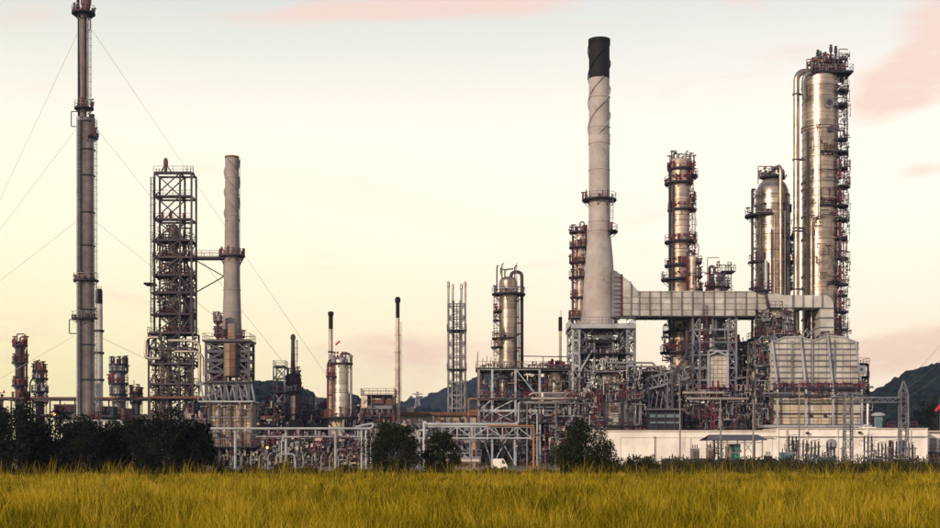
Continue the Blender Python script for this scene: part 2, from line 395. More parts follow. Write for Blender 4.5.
    def deck(s, x0, x1, py, d0, d1, mt='dark', rmt='red', sides='flrb', th=0.22, under=None, h=1.1):
        o = s.box('deck', x0, x1, py, py + th / s.k, d0, d1, mt, under)
        c = dict(a=s.P(x0, py, d0), b=s.P(x1, py, d0), c=s.P(x1, py, d1), e=s.P(x0, py, d1))
        if rmt and sides:
            L = [c[k] for k in 'abce']
            segs = [p for k, p in zip('frbl', ((0, 1), (1, 2), (2, 3), (3, 0))) if k in sides]
            bars = []; hz = Vector((0, 0, h))
            for i, j in segs:
                a, b = L[i], L[j]; bars += [(a + hz, b + hz, .07), (a + hz * .5, b + hz * .5, .055)]
                n = max(1, round((b - a).length / 1.7))
                for q in range(n + 1): p = a.lerp(b, q / n); bars.append((p, p + hz, .07))
            s.add('handrail', bars_mesh(bars, rmt), None, under or o)
        return o
    def ladder(s, px, y0, y1, d, mt='galv', cage=True, w=0.5, under=None):
        x = s.X(px); z0, z1 = s.Z(y1), s.Z(y0); Y = s.Y + d; L = []
        for q in (-w / 2, w / 2): L.append(((x + q, Y, z0), (x + q, Y, z1), .08))
        z = z0
        while z < z1: L.append(((x - w / 2, Y, z), (x + w / 2, Y, z), .05)); z += .45
        if cage:
            z = z0 + 2
            while z < z1:
                P = [(x + .42 * math.cos(a), Y - .42 * math.sin(a) * 1.2 - .1, z) for a in np.linspace(0, math.pi, 6)]
                L += [(P[i], P[i + 1], .06) for i in range(5)]; z += 1.3
            for a in np.linspace(0, math.pi, 4):
                q = (x + .42 * math.cos(a), Y - .42 * math.sin(a) * 1.2 - .1); L.append(((*q, z0 + 2), (*q, z1), .05))
        return s.add('ladder', bars_mesh(L, mt), None, under)
    def frame(s, xs, levels, ds, mt, w=0.35, ybot=None, brace='', bw=0.2, bmt=None, backbrace=True):
        """uprights at xs (px) and depths ds (m) from ybot to the first level, beams at all levels, braces by bay: x / \\ v . per level, row-major"""
        yb = ybot if ybot is not None else s.g; w *= .8
        for d in ds:
            for x in xs: s.bar('upright', (x, yb, d), (x, levels[0], d), w, mt)
            for y in levels: s.bar('beam', (xs[0], y, d), (xs[-1], y, d), w * .8, mt, w * 1.1)
        for x in xs:
            for y in levels:
                for d0, d1 in zip(ds, ds[1:]): s.bar('cross_beam', (x, y + .3, d0 + w * .5), (x, y + .3, d1 - w * .5), w * .7, mt)
        lv = list(levels) + [yb]; k = 0
        if brace:
            for i in range(len(lv) - 1):
                for j in range(len(xs) - 1):
                    c = brace[k % len(brace)]; k += 1
                    for d in ((ds[0], ds[-1]) if backbrace else (ds[0],)):
                        a, b, t, u = xs[j], xs[j + 1], lv[i], lv[i + 1]; q = .12
                        if c in '/x': s.bar('brace', (a, u, d + q), (b, t, d + q), bw, bmt or mt)
                        if c in '\\x': s.bar('brace', (a, t, d - q), (b, u, d - q), bw, bmt or mt)
                        if c == 'v':
                            m = (a + b) / 2; s.bar('brace', (a, t, d), (m, u, d), bw, bmt or mt); s.bar('brace', (m, u, d - q), (b, t, d - q), bw, bmt or mt)
                        if c == '^':
                            m = (a + b) / 2; s.bar('brace', (a, u, d), (m, t, d), bw, bmt or mt); s.bar('brace', (m, t, d - q), (b, u, d - q), bw, bmt or mt)
    def tangle(s, x0, x1, y0, y1, d0, d1, n, mats=('weath', 'galv', 'pipe', 'galv', 'dark', 'silver', 'weath', 'red', 'pipe', 'dark', 'rust'), r0=.22, r1=.6, seed=None, name='small_piping'):
        """fine pipework, joints and stubs too small to pick apart, joined per paint colour"""
        r = random.Random(seed or int(x0 * 7 + y0 * 3 + n))
        for mt in mats:
            v, f = [], []
            for q in range(max(1, n // len(mats))):
                p = [r.uniform(x0, x1), r.uniform(y0, y1), r.uniform(d0, d1)]; path = [tuple(p)]; last = -1
                for e in range(r.randint(2, 5)):
                    ax = r.choice([a for a in (0, 0, 1, 1, 1, 2) if a != last]); last = ax
                    if ax == 0: p[0] = min(x1, max(x0, p[0] + r.uniform(-9, 9)))
                    elif ax == 1: p[1] = min(y1, max(y0, p[1] + r.uniform(-9, 11)))
                    else: p[2] = min(d1, max(d0, p[2] + r.uniform(-2, 2)))
                    path.append(tuple(p))
                rad = r.uniform(r0, r1) * s.k; P = [s.P(*a) for a in path]
                P = [a for i, a in enumerate(P) if i == 0 or (a - P[i - 1]).length > .05]
                if len(P) > 1:
                    tube_geo(round_path(P, rad * 2), rad, 5, v, f)
                    for a in P[::2]: bar_geo(a - Vector((0, 0, rad * 1.4)), a + Vector((0, 0, rad * 1.4)), rad * 3, rad * 3, v, f)
            if v: s.add(name, mesh_from(v, f, mt, True, 50), None, None, kind='stuff')
    def lattice(s, px, w, ytop, ybot, d, mt, leg=0.16, br=0.09, step=None, wt=None, name='lattice'):
        """four tapered legs as parts and one joined web of small members"""
        wt = w if wt is None else wt; n = max(2, int((ybot - ytop) / (step or w * 1.3)))
        def c(t, i): 
            h = (w + (wt - w) * t) / 2; hm = h * s.k
            sx, sy = ((-1, -1), (1, -1), (1, 1), (-1, 1))[i]
            return Vector((s.X(px) + sx * hm, s.Y + d + sy * hm, s.Z(ybot + (ytop - ybot) * t)))
        for i in range(4): s.add('leg', unit_box(mt), bar_matrix(c(0, i), c(1, i), leg, leg))
        L = []
        for q in range(n):
            for i in range(4):
                j = (i + 1) % 4; a, b = q / n, (q + 1) / n
                L += [(c(b, i), c(b, j), br), ((c(a, i), c(b, j), br) if (q + i) % 2 else (c(a, j), c(b, i), br))]
        return s.add(name, bars_mesh(L, mt), None, None, kind='stuff')
    def panels(s, x0, x1, y0, y1, nx, ny, d, mt, gap=0.06, th=0.08, name='panel', under=None, x0b=None, x1b=None):
        """flat panels facing the camera, each an object; the row bottoms may widen to x0b..x1b"""
        x0b = x0 if x0b is None else x0b; x1b = x1 if x1b is None else x1b
        for j in range(ny):
            ta, tb = j / ny, (j + 1) / ny
            for i in range(nx):
                q = []
                for t, e in ((ta, 1), (tb, -1)):
                    l, r = x0 + (x0b - x0) * t, x1 + (x1b - x1) * t; y = y0 + (y1 - y0) * t
                    a, b = s.P(l + (r - l) * i / nx, y, d), s.P(l + (r - l) * (i + 1) / nx, y, d)
                    a.x += gap / 2; b.x -= gap / 2; a.z -= e * gap / 2; b.z -= e * gap / 2; q += [a, b]
                v = q + [p + Vector((0, th + .1, 0)) for p in q]
                k = [v[2], v[0], v[6], v[4], v[3], v[1], v[7], v[5]]
                f = [(0, 1, 5, 4), (2, 6, 7, 3), (0, 2, 3, 1), (4, 5, 7, 6), (1, 3, 7, 5), (0, 4, 6, 2)]
                s.add(name, mesh_from(k, f, mt[(i * 7 + j * 3) % len(mt)] if isinstance(mt, list) else mt), None, under)

# ------------------------------------------------------------------ ground, hills, far wood
rng = np.random.default_rng(11); rnd = random.Random(5)
def struct(name, me, **pr): return link(name, me, I4, None, kind='structure', **pr)
struct('ground', mesh_from([(-2600, -80, -0.02), (2600, -80, -0.02), (2600, 2300, -0.02), (-2600, 2300, -0.02)], [(0, 1, 2, 3)], 'field'))
struct('plant_yard', mesh_from([(-160, 150, 0.0), (170, 150, 0.0), (190, 330, 0.0), (-190, 330, 0.0)], [(0, 1, 2, 3)], 'soil'))

def interp(x, pts):
    for (a, b), (c, d) in zip(pts, pts[1:]):
        if x <= c: t = max(0, (x - a) / (c - a)); t = t * t * (3 - 2 * t); return b + (d - b) * t
    return pts[-1][1]
def make_hill(name, Y, sky, depth, nx=150, ny=14):
    """ridge whose crest height follows the skyline (px, py) read at distance Y"""
    k = Y / F; x0, x1 = sky[0][0], sky[-1][0]; v, f = [], []
    for j in range(ny + 1):
        t = j / ny
        for i in range(nx + 1):
            px = x0 + (x1 - x0) * i / nx; crest = ZC + (HOR - interp(px, sky)) * k - 5.0
            s = math.sin(min(1.0, t / .6) * math.pi / 2) if t < .6 else math.cos((t - .6) / .4 * math.pi / 2)
            x = (px - 470) * k; y = Y + (t - .6) * depth
            z = crest * s + noise.noise(Vector((x * .012, y * .012, 3))) * 8 * s * (1 - s) * 3 - 1
            v.append((x, y, z))
    n = nx + 1
    f = [(j * n + i, j * n + i + 1, (j + 1) * n + i + 1, (j + 1) * n + i) for j in range(ny) for i in range(nx)]
    struct(name, mesh_from(v, f, 'hill', True, 180))
    return v, nx, ny
# low-poly crowns covering the slopes: a wood that reads as one mass
def ico():
    t = (1 + 5 ** .5) / 2
    v = np.array([(-1, t, 0), (1, t, 0), (-1, -t, 0), (1, -t, 0), (0, -1, t), (0, 1, t), (0, -1, -t), (0, 1, -t), (t, 0, -1), (t, 0, 1), (-t, 0, -1), (-t, 0, 1)], float)
    v /= np.linalg.norm(v[0])
    f = [(0, 11, 5), (0, 5, 1), (0, 1, 7), (0, 7, 10), (0, 10, 11), (1, 5, 9), (5, 11, 4), (11, 10, 2), (10, 7, 6), (7, 1, 8), (3, 9, 4), (3, 4, 2), (3, 2, 6), (3, 6, 8), (3, 8, 9), (4, 9, 5), (2, 4, 11), (6, 2, 10), (8, 6, 7), (9, 8, 1)]
    V = [tuple(p) for p in v]; out = []; mid = {}
    def m(a, b):
        k = (min(a, b), max(a, b))
        if k not in mid:
            p = (np.array(V[a]) + np.array(V[b])) / 2; V.append(tuple(p / np.linalg.norm(p))); mid[k] = len(V) - 1
        return mid[k]
    for a, b, c in f:
        x, y, z = m(a, b), m(b, c), m(c, a); out += [(a, x, z), (b, y, x), (c, z, y), (x, y, z)]
    return np.array(V), np.array(out)
def np_mesh(V, Fc, mt, shade=None, smooth=False):
    me = bpy.data.meshes.new('mesh'); k = Fc.shape[1]; nf = len(Fc)
    me.vertices.add(len(V)); me.vertices.foreach_set('co', V.astype(np.float32).ravel())
    me.loops.add(nf * k); me.loops.foreach_set('vertex_index', Fc.astype(np.int32).ravel())
    me.polygons.add(nf); me.polygons.foreach_set('loop_start', np.arange(0, nf * k, k, dtype=np.int32))
    try: me.polygons.foreach_set('loop_total', np.full(nf, k, dtype=np.int32))
    except Exception: pass
    if smooth: me.polygons.foreach_set('use_smooth', np.ones(nf, bool))
    if shade is not None:
        a = me.attributes.new('shade', 'FLOAT', 'POINT'); a.data.foreach_set('value', shade.astype(np.float32))
    me.materials.append(M[mt]); me.update(); me.validate(); return me
IV, IF = ico()
def forest(name, hv, nx, ny, count, size, label):
    H_ = np.array(hv).reshape(ny + 1, nx + 1, 3); top = int(ny * .72)
    VV, FF, SS = [], [], []
    for q in range(count):
        i, j = rng.uniform(0, nx - .01), rng.uniform(0, top)
        a, b = int(i), int(j); p = H_[b, a] * (1 - (i - a)) + H_[b, a + 1] * (i - a); p2 = H_[b + 1, a] * (1 - (i - a)) + H_[b + 1, a + 1] * (i - a)
        p = p * (1 - (j - b)) + p2 * (j - b)
        if p[2] < 3: continue
        r = size * rng.uniform(.55, 1.25); sc_ = np.array([r, r, r * rng.uniform(.7, 1.3)])
        nz = 1 + .16 * rng.standard_normal(len(IV))[:, None]
        VV.append(IV * nz * sc_ + p + np.array([0, 0, r * .25])); FF.append(IF + q_off[0]); q_off[0] += len(IV)
        SS.append(np.clip(rng.uniform(0, .8) + .15 * rng.standard_normal(len(IV)), 0, 1))
    me = np_mesh(np.concatenate(VV), np.concatenate(FF), 'wood', np.concatenate(SS), True)
    link(name, me, I4, None, kind='stuff', label=label, category='forest')
q_off = [0]
hv = make_hill('hill', 620, [(600, 452), (700, 440), (800, 420), (858, 399), (880, 386), (905, 374), (925, 362), (945, 360), (990, 368), (1060, 350), (1180, 400), (1260, 450)], 420)
forest('forest_canopy', *hv, 9000, 3.0, 'dark wood covering the hill at the right edge behind the white building')
q_off[0] = 0
hv = make_hill('hill', 700, [(-420, 440), (-250, 425), (-80, 432), (60, 444), (180, 430), (230, 402), (258, 382), (280, 377), (300, 384), (316, 394), (332, 399), (352, 393), (372, 400), (396, 412), (420, 406), (470, 415), (560, 440), (620, 452)], 380)
forest('forest_canopy', *hv, 9500, 3.1, 'dark wood on the rounded hill between the chimney and the silver columns')
q_off[0] = 0
hv = make_hill('hill', 1500, [(330, 440), (390, 408), (425, 400), (455, 390), (490, 376), (540, 380), (600, 392), (700, 410), (820, 430), (900, 450)], 700)
forest('forest_canopy', *hv, 5000, 6.0, 'far hazy wood on the ridge behind the four-legged lattice stacks')

# ------------------------------------------------------------------ grass field
def field_noise(x, y):
    return .5 + .22 * np.sin(x * .23 + 1.7 * np.sin(y * .11)) * np.sin(y * .17 + 1.3 * np.sin(x * .19)) + .17 * np.sin(y * .42 + x * .27 + 2 * np.sin(x * .5)) + .14 * np.sin(x * .9 - y * .6 + np.sin(y * .8))
def make_grass(y0, y1, dens, h0, h1, w, segs, tuft=22, tone=0.0):
    half = lambda y: 0.40 * y + 3
    A = (half(y0) + half(y1)) * (y1 - y0); n = int(A * dens); nt_ = max(1, n // tuft)
    cy = np.sqrt(rng.uniform(y0 ** 2, y1 ** 2, nt_)); cx = rng.uniform(-1, 1, nt_) * half(cy); th = rng.uniform(.62, 1.25, nt_) ** 1.2; ts = rng.normal(0, .2, nt_)
    ti = rng.integers(0, nt_, n); x = cx[ti] + rng.normal(0, .13, n); y = cy[ti] + rng.normal(0, .13, n)
    fn = field_noise(x, y)
    h = rng.uniform(h0, h1, n) * (0.72 + .5 * fn) * th[ti]; lean = np.abs(rng.normal(0, .30, n)) * h + .04; az = np.arctan2(y - cy[ti], x - cx[ti]) + rng.normal(0, .6, n)
    lx, ly = np.cos(az) * lean, np.sin(az) * lean; fa = rng.uniform(0, np.pi, n); ww = w * rng.uniform(.6, 1.4, n)
    dx, dy = np.cos(fa) * ww / 2, np.sin(fa) * ww / 2 * .6
    V = np.zeros((n, 2 * segs + 1, 3)); 
    for s in range(segs):
        t = s / segs; wd = 1 - .55 * t; zz = h * t * (1 - .12 * t)
        for q, sg in ((0, -1), (1, 1)):
            V[:, 2 * s + q, 0] = x + lx * t * t + sg * dx * wd; V[:, 2 * s + q, 1] = y + ly * t * t + sg * dy * wd; V[:, 2 * s + q, 2] = zz
    V[:, -1, 0] = x + lx; V[:, -1, 1] = y + ly; V[:, -1, 2] = h * .9 + .02
    m = 2 * segs + 1; fc = []
    for s in range(segs - 1): fc += [(2 * s, 2 * s + 1, 2 * s + 3), (2 * s, 2 * s + 3, 2 * s + 2)]
    fc.append((2 * segs - 2, 2 * segs - 1, 2 * segs))
    Fc = (np.arange(n)[:, None, None] * m + np.array(fc)[None]).reshape(-1, 3)
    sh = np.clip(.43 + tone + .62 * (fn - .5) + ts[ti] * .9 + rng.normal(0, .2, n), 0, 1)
    S = np.repeat(sh[:, None], m, 1) + np.linspace(-.44, .20, m)[None]  # green foot to golden tip, darkened low down as painted shade between blades
    return V.reshape(-1, 3), Fc, np.clip(S, 0, 1).ravel()
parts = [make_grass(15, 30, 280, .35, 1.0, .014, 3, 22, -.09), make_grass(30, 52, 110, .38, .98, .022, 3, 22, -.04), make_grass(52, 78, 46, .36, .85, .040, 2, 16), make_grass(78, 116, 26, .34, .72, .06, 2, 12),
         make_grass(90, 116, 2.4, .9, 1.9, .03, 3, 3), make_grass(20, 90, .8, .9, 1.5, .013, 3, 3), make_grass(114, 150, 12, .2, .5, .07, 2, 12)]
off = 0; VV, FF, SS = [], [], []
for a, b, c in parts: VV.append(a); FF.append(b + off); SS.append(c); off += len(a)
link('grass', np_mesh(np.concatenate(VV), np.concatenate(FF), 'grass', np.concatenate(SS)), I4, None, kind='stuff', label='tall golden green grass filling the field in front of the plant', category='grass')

# ------------------------------------------------------------------ trees and shrubs
def make_tree(name, label, px, Y, ytop, wpx, mt='leaf', leaves=6000, leaf=0.26, clumps=34, group=None, low=0.12, cat='tree', lean=0.0, stems=3, loose=1.0):
    s = Y / F; x = (px - 470) * s; H_ = ZC + (HOR - ytop) * s; R = wpx * s / 2
    r = random.Random(int(px * 31 + Y)); g = np.random.default_rng(int(abs(px) * 17 + Y * 3))
    o = link(name, None, Matrix.Translation((x, Y, 0)), None, label=label, category=cat, group=group)
    C, Rc = [], []
    for i in range(clumps):
        u = Vector((r.gauss(0, 1), r.gauss(0, 1), r.gauss(0, 1))).normalized(); q = r.uniform(.35, 1) ** .5
        z = (low + (1 - low) * .5 + u.z * q * (1 - low) * .44) * H_
        wz = 1.0 - .35 * max(0, (z / H_ - .6) / .4)
        C.append(Vector((x + u.x * q * R * .86 * wz + lean * z, Y + u.y * q * R * .8 * wz, z))); Rc.append(R * r.uniform(.16, .34))
        if i % 2 == 0:
            e = r.uniform(.95, 1.1); C.append(Vector((x + u.x * R * .9 * e, Y + u.y * R * .8, max(.2, (low + (1 - low) * .5 + u.z * (1 - low) * .5 * e) * H_)))); Rc.append(R * r.uniform(.08, .16))
    v, f = [], []
    for i in range(stems):
        base = Vector((x + r.uniform(-.12, .12) * R, Y + r.uniform(-.1, .1) * R, -.05)); tgt = C[r.randrange(len(C))]
        mid = base.lerp(tgt, .45); mid.z = max(mid.z, H_ * .3); mid.x += r.uniform(-.2, .2) * R * .4
        tr = max(.035, H_ * .020); tube_geo(round_path([base, mid, tgt], H_ * .15), None or [tr * (1 - .8 * k / 6) for k in range(7)], 6, v, f)
    link('trunk', mesh_from(v, f, 'bark', True, 60), I4, o)
    v, f = [], []
    for i, c in enumerate(C):
        b = Vector((x + (c.x - x) * .25, Y + (c.y - Y) * .25, c.z * .55)); tube_geo([b, b.lerp(c, .5) + Vector((0, 0, .1)), c], [H_ * .008, H_ * .005, H_ * .002], 4, v, f)
    link('limb', mesh_from(v, f, 'bark', True, 60), I4, o, kind='stuff')
    Cn = np.array([tuple(c) for c in C]); Rn = np.array(Rc); idx = g.choice(len(C), leaves, p=Rn ** 1.7 / np.sum(Rn ** 1.7))
    u = g.standard_normal((leaves, 3)); u /= np.linalg.norm(u, axis=1)[:, None]; rr = g.uniform(.3, 1.12, leaves) ** .6 * loose
    P = Cn[idx] + u * (Rn[idx] * rr)[:, None]; P[:, 2] = np.maximum(P[:, 2], .05)
    a = g.standard_normal((leaves, 3)); a /= np.linalg.norm(a, axis=1)[:, None]; b = np.cross(a, g.standard_normal((leaves, 3))); b /= np.linalg.norm(b, axis=1)[:, None]
    L_ = (leaf * g.uniform(.6, 1.35, leaves))[:, None]; W_ = L_ * .55; nrm = np.cross(a, b)
    V = np.stack([P - a * L_ / 2, P + b * W_ / 2 + nrm * L_ * .1, P + a * L_ / 2, P - b * W_ / 2 + nrm * L_ * .1], 1).reshape(-1, 3)
    q = np.arange(leaves)[:, None] * 4; Fc = np.concatenate([q + np.array([[0, 1, 2]]), q + np.array([[0, 2, 3]])], 0)
    sh = np.clip(g.uniform(.1, .75, len(C))[idx] + g.normal(0, .2, leaves), 0, 1)
    link('crown', np_mesh(V, Fc, mt, np.repeat(sh, 4)), I4, o)
    return o
DARK = 'dark trees along the field at the left'
for px, Y, yt, w, lab in (
    (-22, 118, 404, 84, 'dark bushy tree cut off by the left edge of the picture'),
    (16, 114, 396, 76, 'tall dark leafy tree below the red column, leftmost full crown'),
    (52, 117, 408, 66, 'low dark tree in front of the lit lamp, left of the guyed flare stack'),
    (86, 115, 418, 70, 'dark low-crowned tree hiding the foot of the guyed flare stack'),
    (124, 118, 416, 64, 'dark spreading tree just left of the tall steel reactor tower'),
    (162, 113, 408, 74, 'dark domed tree hiding the foot of the tall steel reactor tower'),
    (192, 116, 418, 48, 'dark tree at the right end of the left tree row')):
    make_tree('dark_tree', lab, px, Y, yt, w, 'leaf', 12000, .22, 64, DARK, -.08, stems=4)
make_tree('tree', 'round dark green tree beside the two white pipe legs in the middle', 391, 116, 424, 62, 'leaf2', 11000, .19, 56, None, -.05, stems=4)
make_tree('tree', 'smaller dark tree left of the silver horizontal tank', 441, 117, 430, 40, 'leaf2', 7500, .18, 44, None, -.04, stems=3)
make_tree('tree', 'wide dark green tree in front of the white building\'s left end', 580, 116, 422, 70, 'leaf2', 13000, .19, 64, None, -.06, stems=4)
make_tree('tree', 'dark tree on the hill slope under the right edge windsock', 938, 250, 396, 54, 'leaf', 7500, .42, 46, None, .05)
SH = 'weedy shrubs along the fence'
shr = [(222, 462, 26, 'olive weedy shrub at the foot of the first bent fence posts'), (252, 464, 24, 'olive weedy shrub below the box heater beside the chimney'), (282, 461, 22, 'weedy shrub at the foot of the second white pipe leg'),
       (309, 466, 18, 'low weedy shrub between the second and third white pipe legs'), (345, 465, 24, 'low weedy shrub right of the third white pipe leg'), (605, 443, 36, 'low shrub hugging the right side of the wide green tree'), (634, 449, 16, 'slender light sapling before the white wall'),
       (652, 452, 20, 'bushy light sapling before the white wall, right of the slender one'), (690, 463, 22, 'weedy shrub left of the open shed'), (728, 459, 14, 'upright weedy shrub in front of the open shed'), (752, 463, 16, 'weedy shrub at the right post of the open shed'),
       (766, 458, 12, 'thin upright weed clump just right of the open shed'), (820, 462, 30, 'weedy shrub at the foot of the left substation tower'), (862, 465, 22, 'low weeds between the two substation towers'), (900, 464, 26, 'weedy shrub at the foot of the right substation tower'), (930, 464, 22, 'weedy shrub nearest the right edge of the picture')]
for px, yt, w, lab in shr:
    make_tree('shrub', lab, px, 121, yt, w, 'weed' if w < 24 else 'leaf2', 1300 if w < 32 else 5200, .15, 14 if w < 32 else 34, SH, .0, 'shrub', stems=3, loose=1.25)

# dark weeds between the field and the plant fence
def weeds(y0, y1, x0, x1, n, hs, name, label, seed):
    g = np.random.default_rng(seed); y = g.uniform(y0, y1, n); x = g.uniform(x0, x1, n); c = g.uniform(x0, x1, 240); ci = g.integers(0, 240, n)
    x = np.where(g.uniform(0, 1, n) < .6, c[ci] + g.normal(0, .6, n), x); hh = hs * g.uniform(.15, .65, n) * (.55 + .5 * np.sin(x * .7) ** 2); az = g.uniform(0, 6.28, n); w = g.uniform(.04, .12, n)
    z = g.uniform(0, 1, n) * hh * 1.3; L = g.uniform(.15, .4, n); a = np.stack([np.cos(az) * .5, np.sin(az) * .5, np.ones(n)], 1) * L[:, None]; b = np.stack([-np.sin(az), np.cos(az), np.zeros(n)], 1) * w[:, None]
    P = np.stack([x, y, z], 1); V = np.stack([P, P + a * .5 + b, P + a, P + a * .5 - b], 1).reshape(-1, 3); q = np.arange(n)[:, None] * 4
    link(name, np_mesh(V, np.concatenate([q + np.array([[0, 1, 2]]), q + np.array([[0, 2, 3]])]), 'weed', np.repeat(g.uniform(0, .8, n), 4)), I4, None, kind='stuff', label=label, category='weeds')
weeds(116, 127, -50, 52, 26000, 1.0, 'weeds', 'dark low weeds growing along the plant fence behind the grass', 77)
weeds(148, 163, 12, 66, 26000, 2.3, 'weeds', 'dark taller weeds in front of the white building and substation', 78)
# faint evening haze
hz = bpy.data.materials.new('haze'); hz.use_nodes = True; nt = hz.node_tree; nt.nodes.clear()
o_ = nt.nodes.new('ShaderNodeOutputMaterial'); pv = nt.nodes.new('ShaderNodeVolumePrincipled'); nt.links.new(pv.outputs[0], o_.inputs['Volume'])
pv.inputs['Color'].default_value = (0.46, 0.62, 1.0, 1); pv.inputs['Density'].default_value = 0.0001; pv.inputs['Anisotropy'].default_value = 0.0
V = [(x, y, z) for x in (-2700, 2700) for y in (-120, 2400) for z in (-1.2, 150)]
link('haze', mesh_from(V, BOXF, hz), I4, None, kind='stuff', label='thin evening haze over the field and hills', category='haze')

# ------------------------------------------------------------------ left end of the plant
FL = 'guyed flare stack and small stacks'
t = Thing('flare_stack', 'tallest guyed brown flare stack rising out of the top left of the picture', 'flare stack', 86, 238)
t.lathe('riser', 87.5, [(6.9, t.g), (6.9, 300), (6.6, 200), (6.4, 121), (5.4, 118)], 'brown', 0, 28)
for y in (122, 150, 176, 213, 246, 279, 310, 345, 380): t.lathe('flange_ring', 87.5, [(6.6, y + .7), (7.5, y + .6), (7.5, y - .6), (6.6, y - .7)], 'dark', 0, 28)
t.cyl('gas_pipe', 80.2, 118, t.g, 2.3, 'ppale', -.9, 16)
t.lathe('mast', 83.5, [(3.5, 118), (3.4, 60), (3.2, 14)], 'brown', -.2, 20)
t.cyl('pilot_pipe', 79.4, 14, 118, 1.0, 'dark', -.5, 10); t.cyl('pilot_pipe', 88.0, 14, 110, 1.2, 'weath', -.3, 10)
t.ladder(90.3, 20, 115, -.6, 'galv'); t.ladder(95.4, 120, 440, -.2, 'galv'); t.ladder(82.6, 122, 440, -1.5, 'dark')
t.ring(83.5, 13, 11.5, 4, 'dark', 'galv'); t.ring(84, 108, 9.5, 4, 'dark', 'galv'); t.ring(86, 137, 12, 7, 'dark', 'galv', a0=-60, a1=60); t.ring(86, 280, 12.5, 7, 'dark', 'galv', a0=150, a1=390); t.ring(85, 318, 13, 7, 'dark', 'galv', a0=180, a1=360); t.ring(86, 420, 13, 7, 'dark', 'galv')
t.lathe('burner_tip', 86, [(3.2, 14), (4.4, 6), (5.2, 2), (5.2, -9), (4.6, -12)], 'rust', 0, 20)
t.cyl('wind_guard', 78, -2, 10, 1.6, 'dark', 0, 10); t.pipe('hose_loop', [(88, 17, -.6), (91, 20, -.6), (91.5, 30, -.6), (88, 33, -.6)], .45, 'dark')
t.box('cable_tray', 90, 95, 115, 122, -.8, -.2, 'dark'); t.box('cable_tray', 92, 95.5, 119, 135, -.9, -.3, 'weath')
t.pipe('vent_loop', [(80, 113, -1), (73, 113, -1), (73, 128, -1), (80, 128, -1)], .5, 'dark', 0.2); t.pipe('vent_loop', [(79, 320, -1), (71, 320, -1), (71, 334, -1), (78, 334, -1)], .6, 'galv', 0.2)
for a, b, dd in (((79, 30), (-90, 287), 20), ((92, 30), (333, 402), 30), ((77, 128), (-80, 282), 15), ((96, 128), (300, 398), 25), ((76, 222), (-90, 316), 15), ((96, 222), (215, 322), 20), ((74, 336), (-60, 396), 12), ((94, 334), (155, 366), 12)):
    t.rod('guy_wire', (*a, 0), (*b, dd), .17, 'guy', 5)
t.box('foundation', 74, 101, 464, t.g + .4, -3, 3, 'pole')

def small_column(name, label, px, Y, ytop, r, plats, shmat, rmt='red', ladder=None, top=True, ybot=None, d=0, pm='dark'):
    t = Thing(name, label, 'column', px, Y)
    t.shell(px, ytop, ybot or t.g, r, shmat, d, .7, 4.5, n=24, rings=[y + 3 for y, *_ in plats][:3])
    for p in plats:
        y, w = p[:2]; off = p[2] if len(p) > 2 else 0; a0, a1 = (p[3], p[4]) if len(p) > 4 else (0, 360)
        t.ring(px + off, y, w, r * .95 if not off else r * .7, pm, rmt, d, a0, a1)
    if ladder: t.ladder(px + ladder, ytop + 3, (ybot or t.g) - 4, d - .3, rmt)
    if top: t.pipe('vent_pipe', [(px, ytop + 1, d), (px, ytop - 4, d), (px + r * .9, ytop - 4, d), (px + r * .9, ytop + 4, d)], .7, 'rust')
    return t
t = small_column('red_column', 'slim dark red column with top gantry, leftmost in the plant', 20, 250, 341, 4.6, [(345, 7.5), (362, 8), (385, 8), (398, 8.5)], 'weath', 'red', 6)
t.pipe('top_gantry', [(17, 345, 0), (17, 334, 0), (25, 334, 0), (25, 341, 0)], .6, 'weath', .3); t.pipe('side_pipe', [(26.5, 350, 0), (26.5, 440, 0)], .8, 'red')
t = small_column('red_column', 'shorter dark red column with stacked platforms, second from the left edge', 40, 252, 366, 4.2, [(370, 7.5), (378, 8), (391, 8.5), (402, 8)], 'weath', 'red', 5.5)
t.pipe('side_pipe', [(34, 376, 0), (30, 383, 0), (30, 440, 0)], .8, 'weath'); t.rod('aerial', (39, 367, 0), (39, 359, 0), .3, 'dark')
t = Thing('vent_stack', 'small distant vent at the left picture edge with red beacon', 'stack', 2, 270)
t.cyl('stack', 2, 394, t.g, 1.3, 'weath', 0, 10); t.ring(2, 398, 3.5, 1.2, 'dark', 'red'); t.lathe('beacon', 4, [(.8, 393), (.9, 391.5), (.4, 390)], 'bright_red', 0, 10)
t = Thing('white_stack', 'thin white stack with dark top behind the guyed flare stack', 'stack', 99, 262)
t.lathe('shaft', 99, [(4.2, t.g), (3.9, 380), (3.5, 304)], 'whitep', 0, 20); t.lathe('dark_top', 99, [(3.55, 304), (3.4, 291), (2.8, 289)], 'black', 0, 20)
for y in (330, 352, 379): t.ring(99, y, 5.2, 3.5, 'dark', 'galv', rail=False)
for dx in (-2, 0, 2): t.rod('lightning_rod', (99 + dx, 290, 0), (99 + dx, 286, 0), .3, 'dark', 6)
t = small_column('dark_column', 'stubby dark grey column with three crowded platforms left of the steel reactor tower', 118.5, 252, 363, 6.5, [(364, 9.5), (371, 9.5), (383, 10), (394, 9)], 'cladg', 'weath', 8)
for k in range(5): t.rod('relief_valve', (112 + k * 3.2, 364, -.6), (112 + k * 3.2, 359, -.6), .7, 'weath', 8)
t = small_column('dark_column', 'low grey vessel with platform between the stubby column and the steel tower', 136, 248, 391, 4.2, [(393, 7), (402, 6)], 'cladg', 'weath', 5)
t.rod('aerial', (134, 392, 0), (134, 380, 0), .4, 'dark')
t = Thing('pipe_rack', 'dark red low pipe rack behind the trees under the flare stack', 'pipe rack', 70, 244)
t.frame([0, 22, 50, 75, 100, 125, 150], [399, 416], [0, 6], 'weath', .3, None, '.', .2)
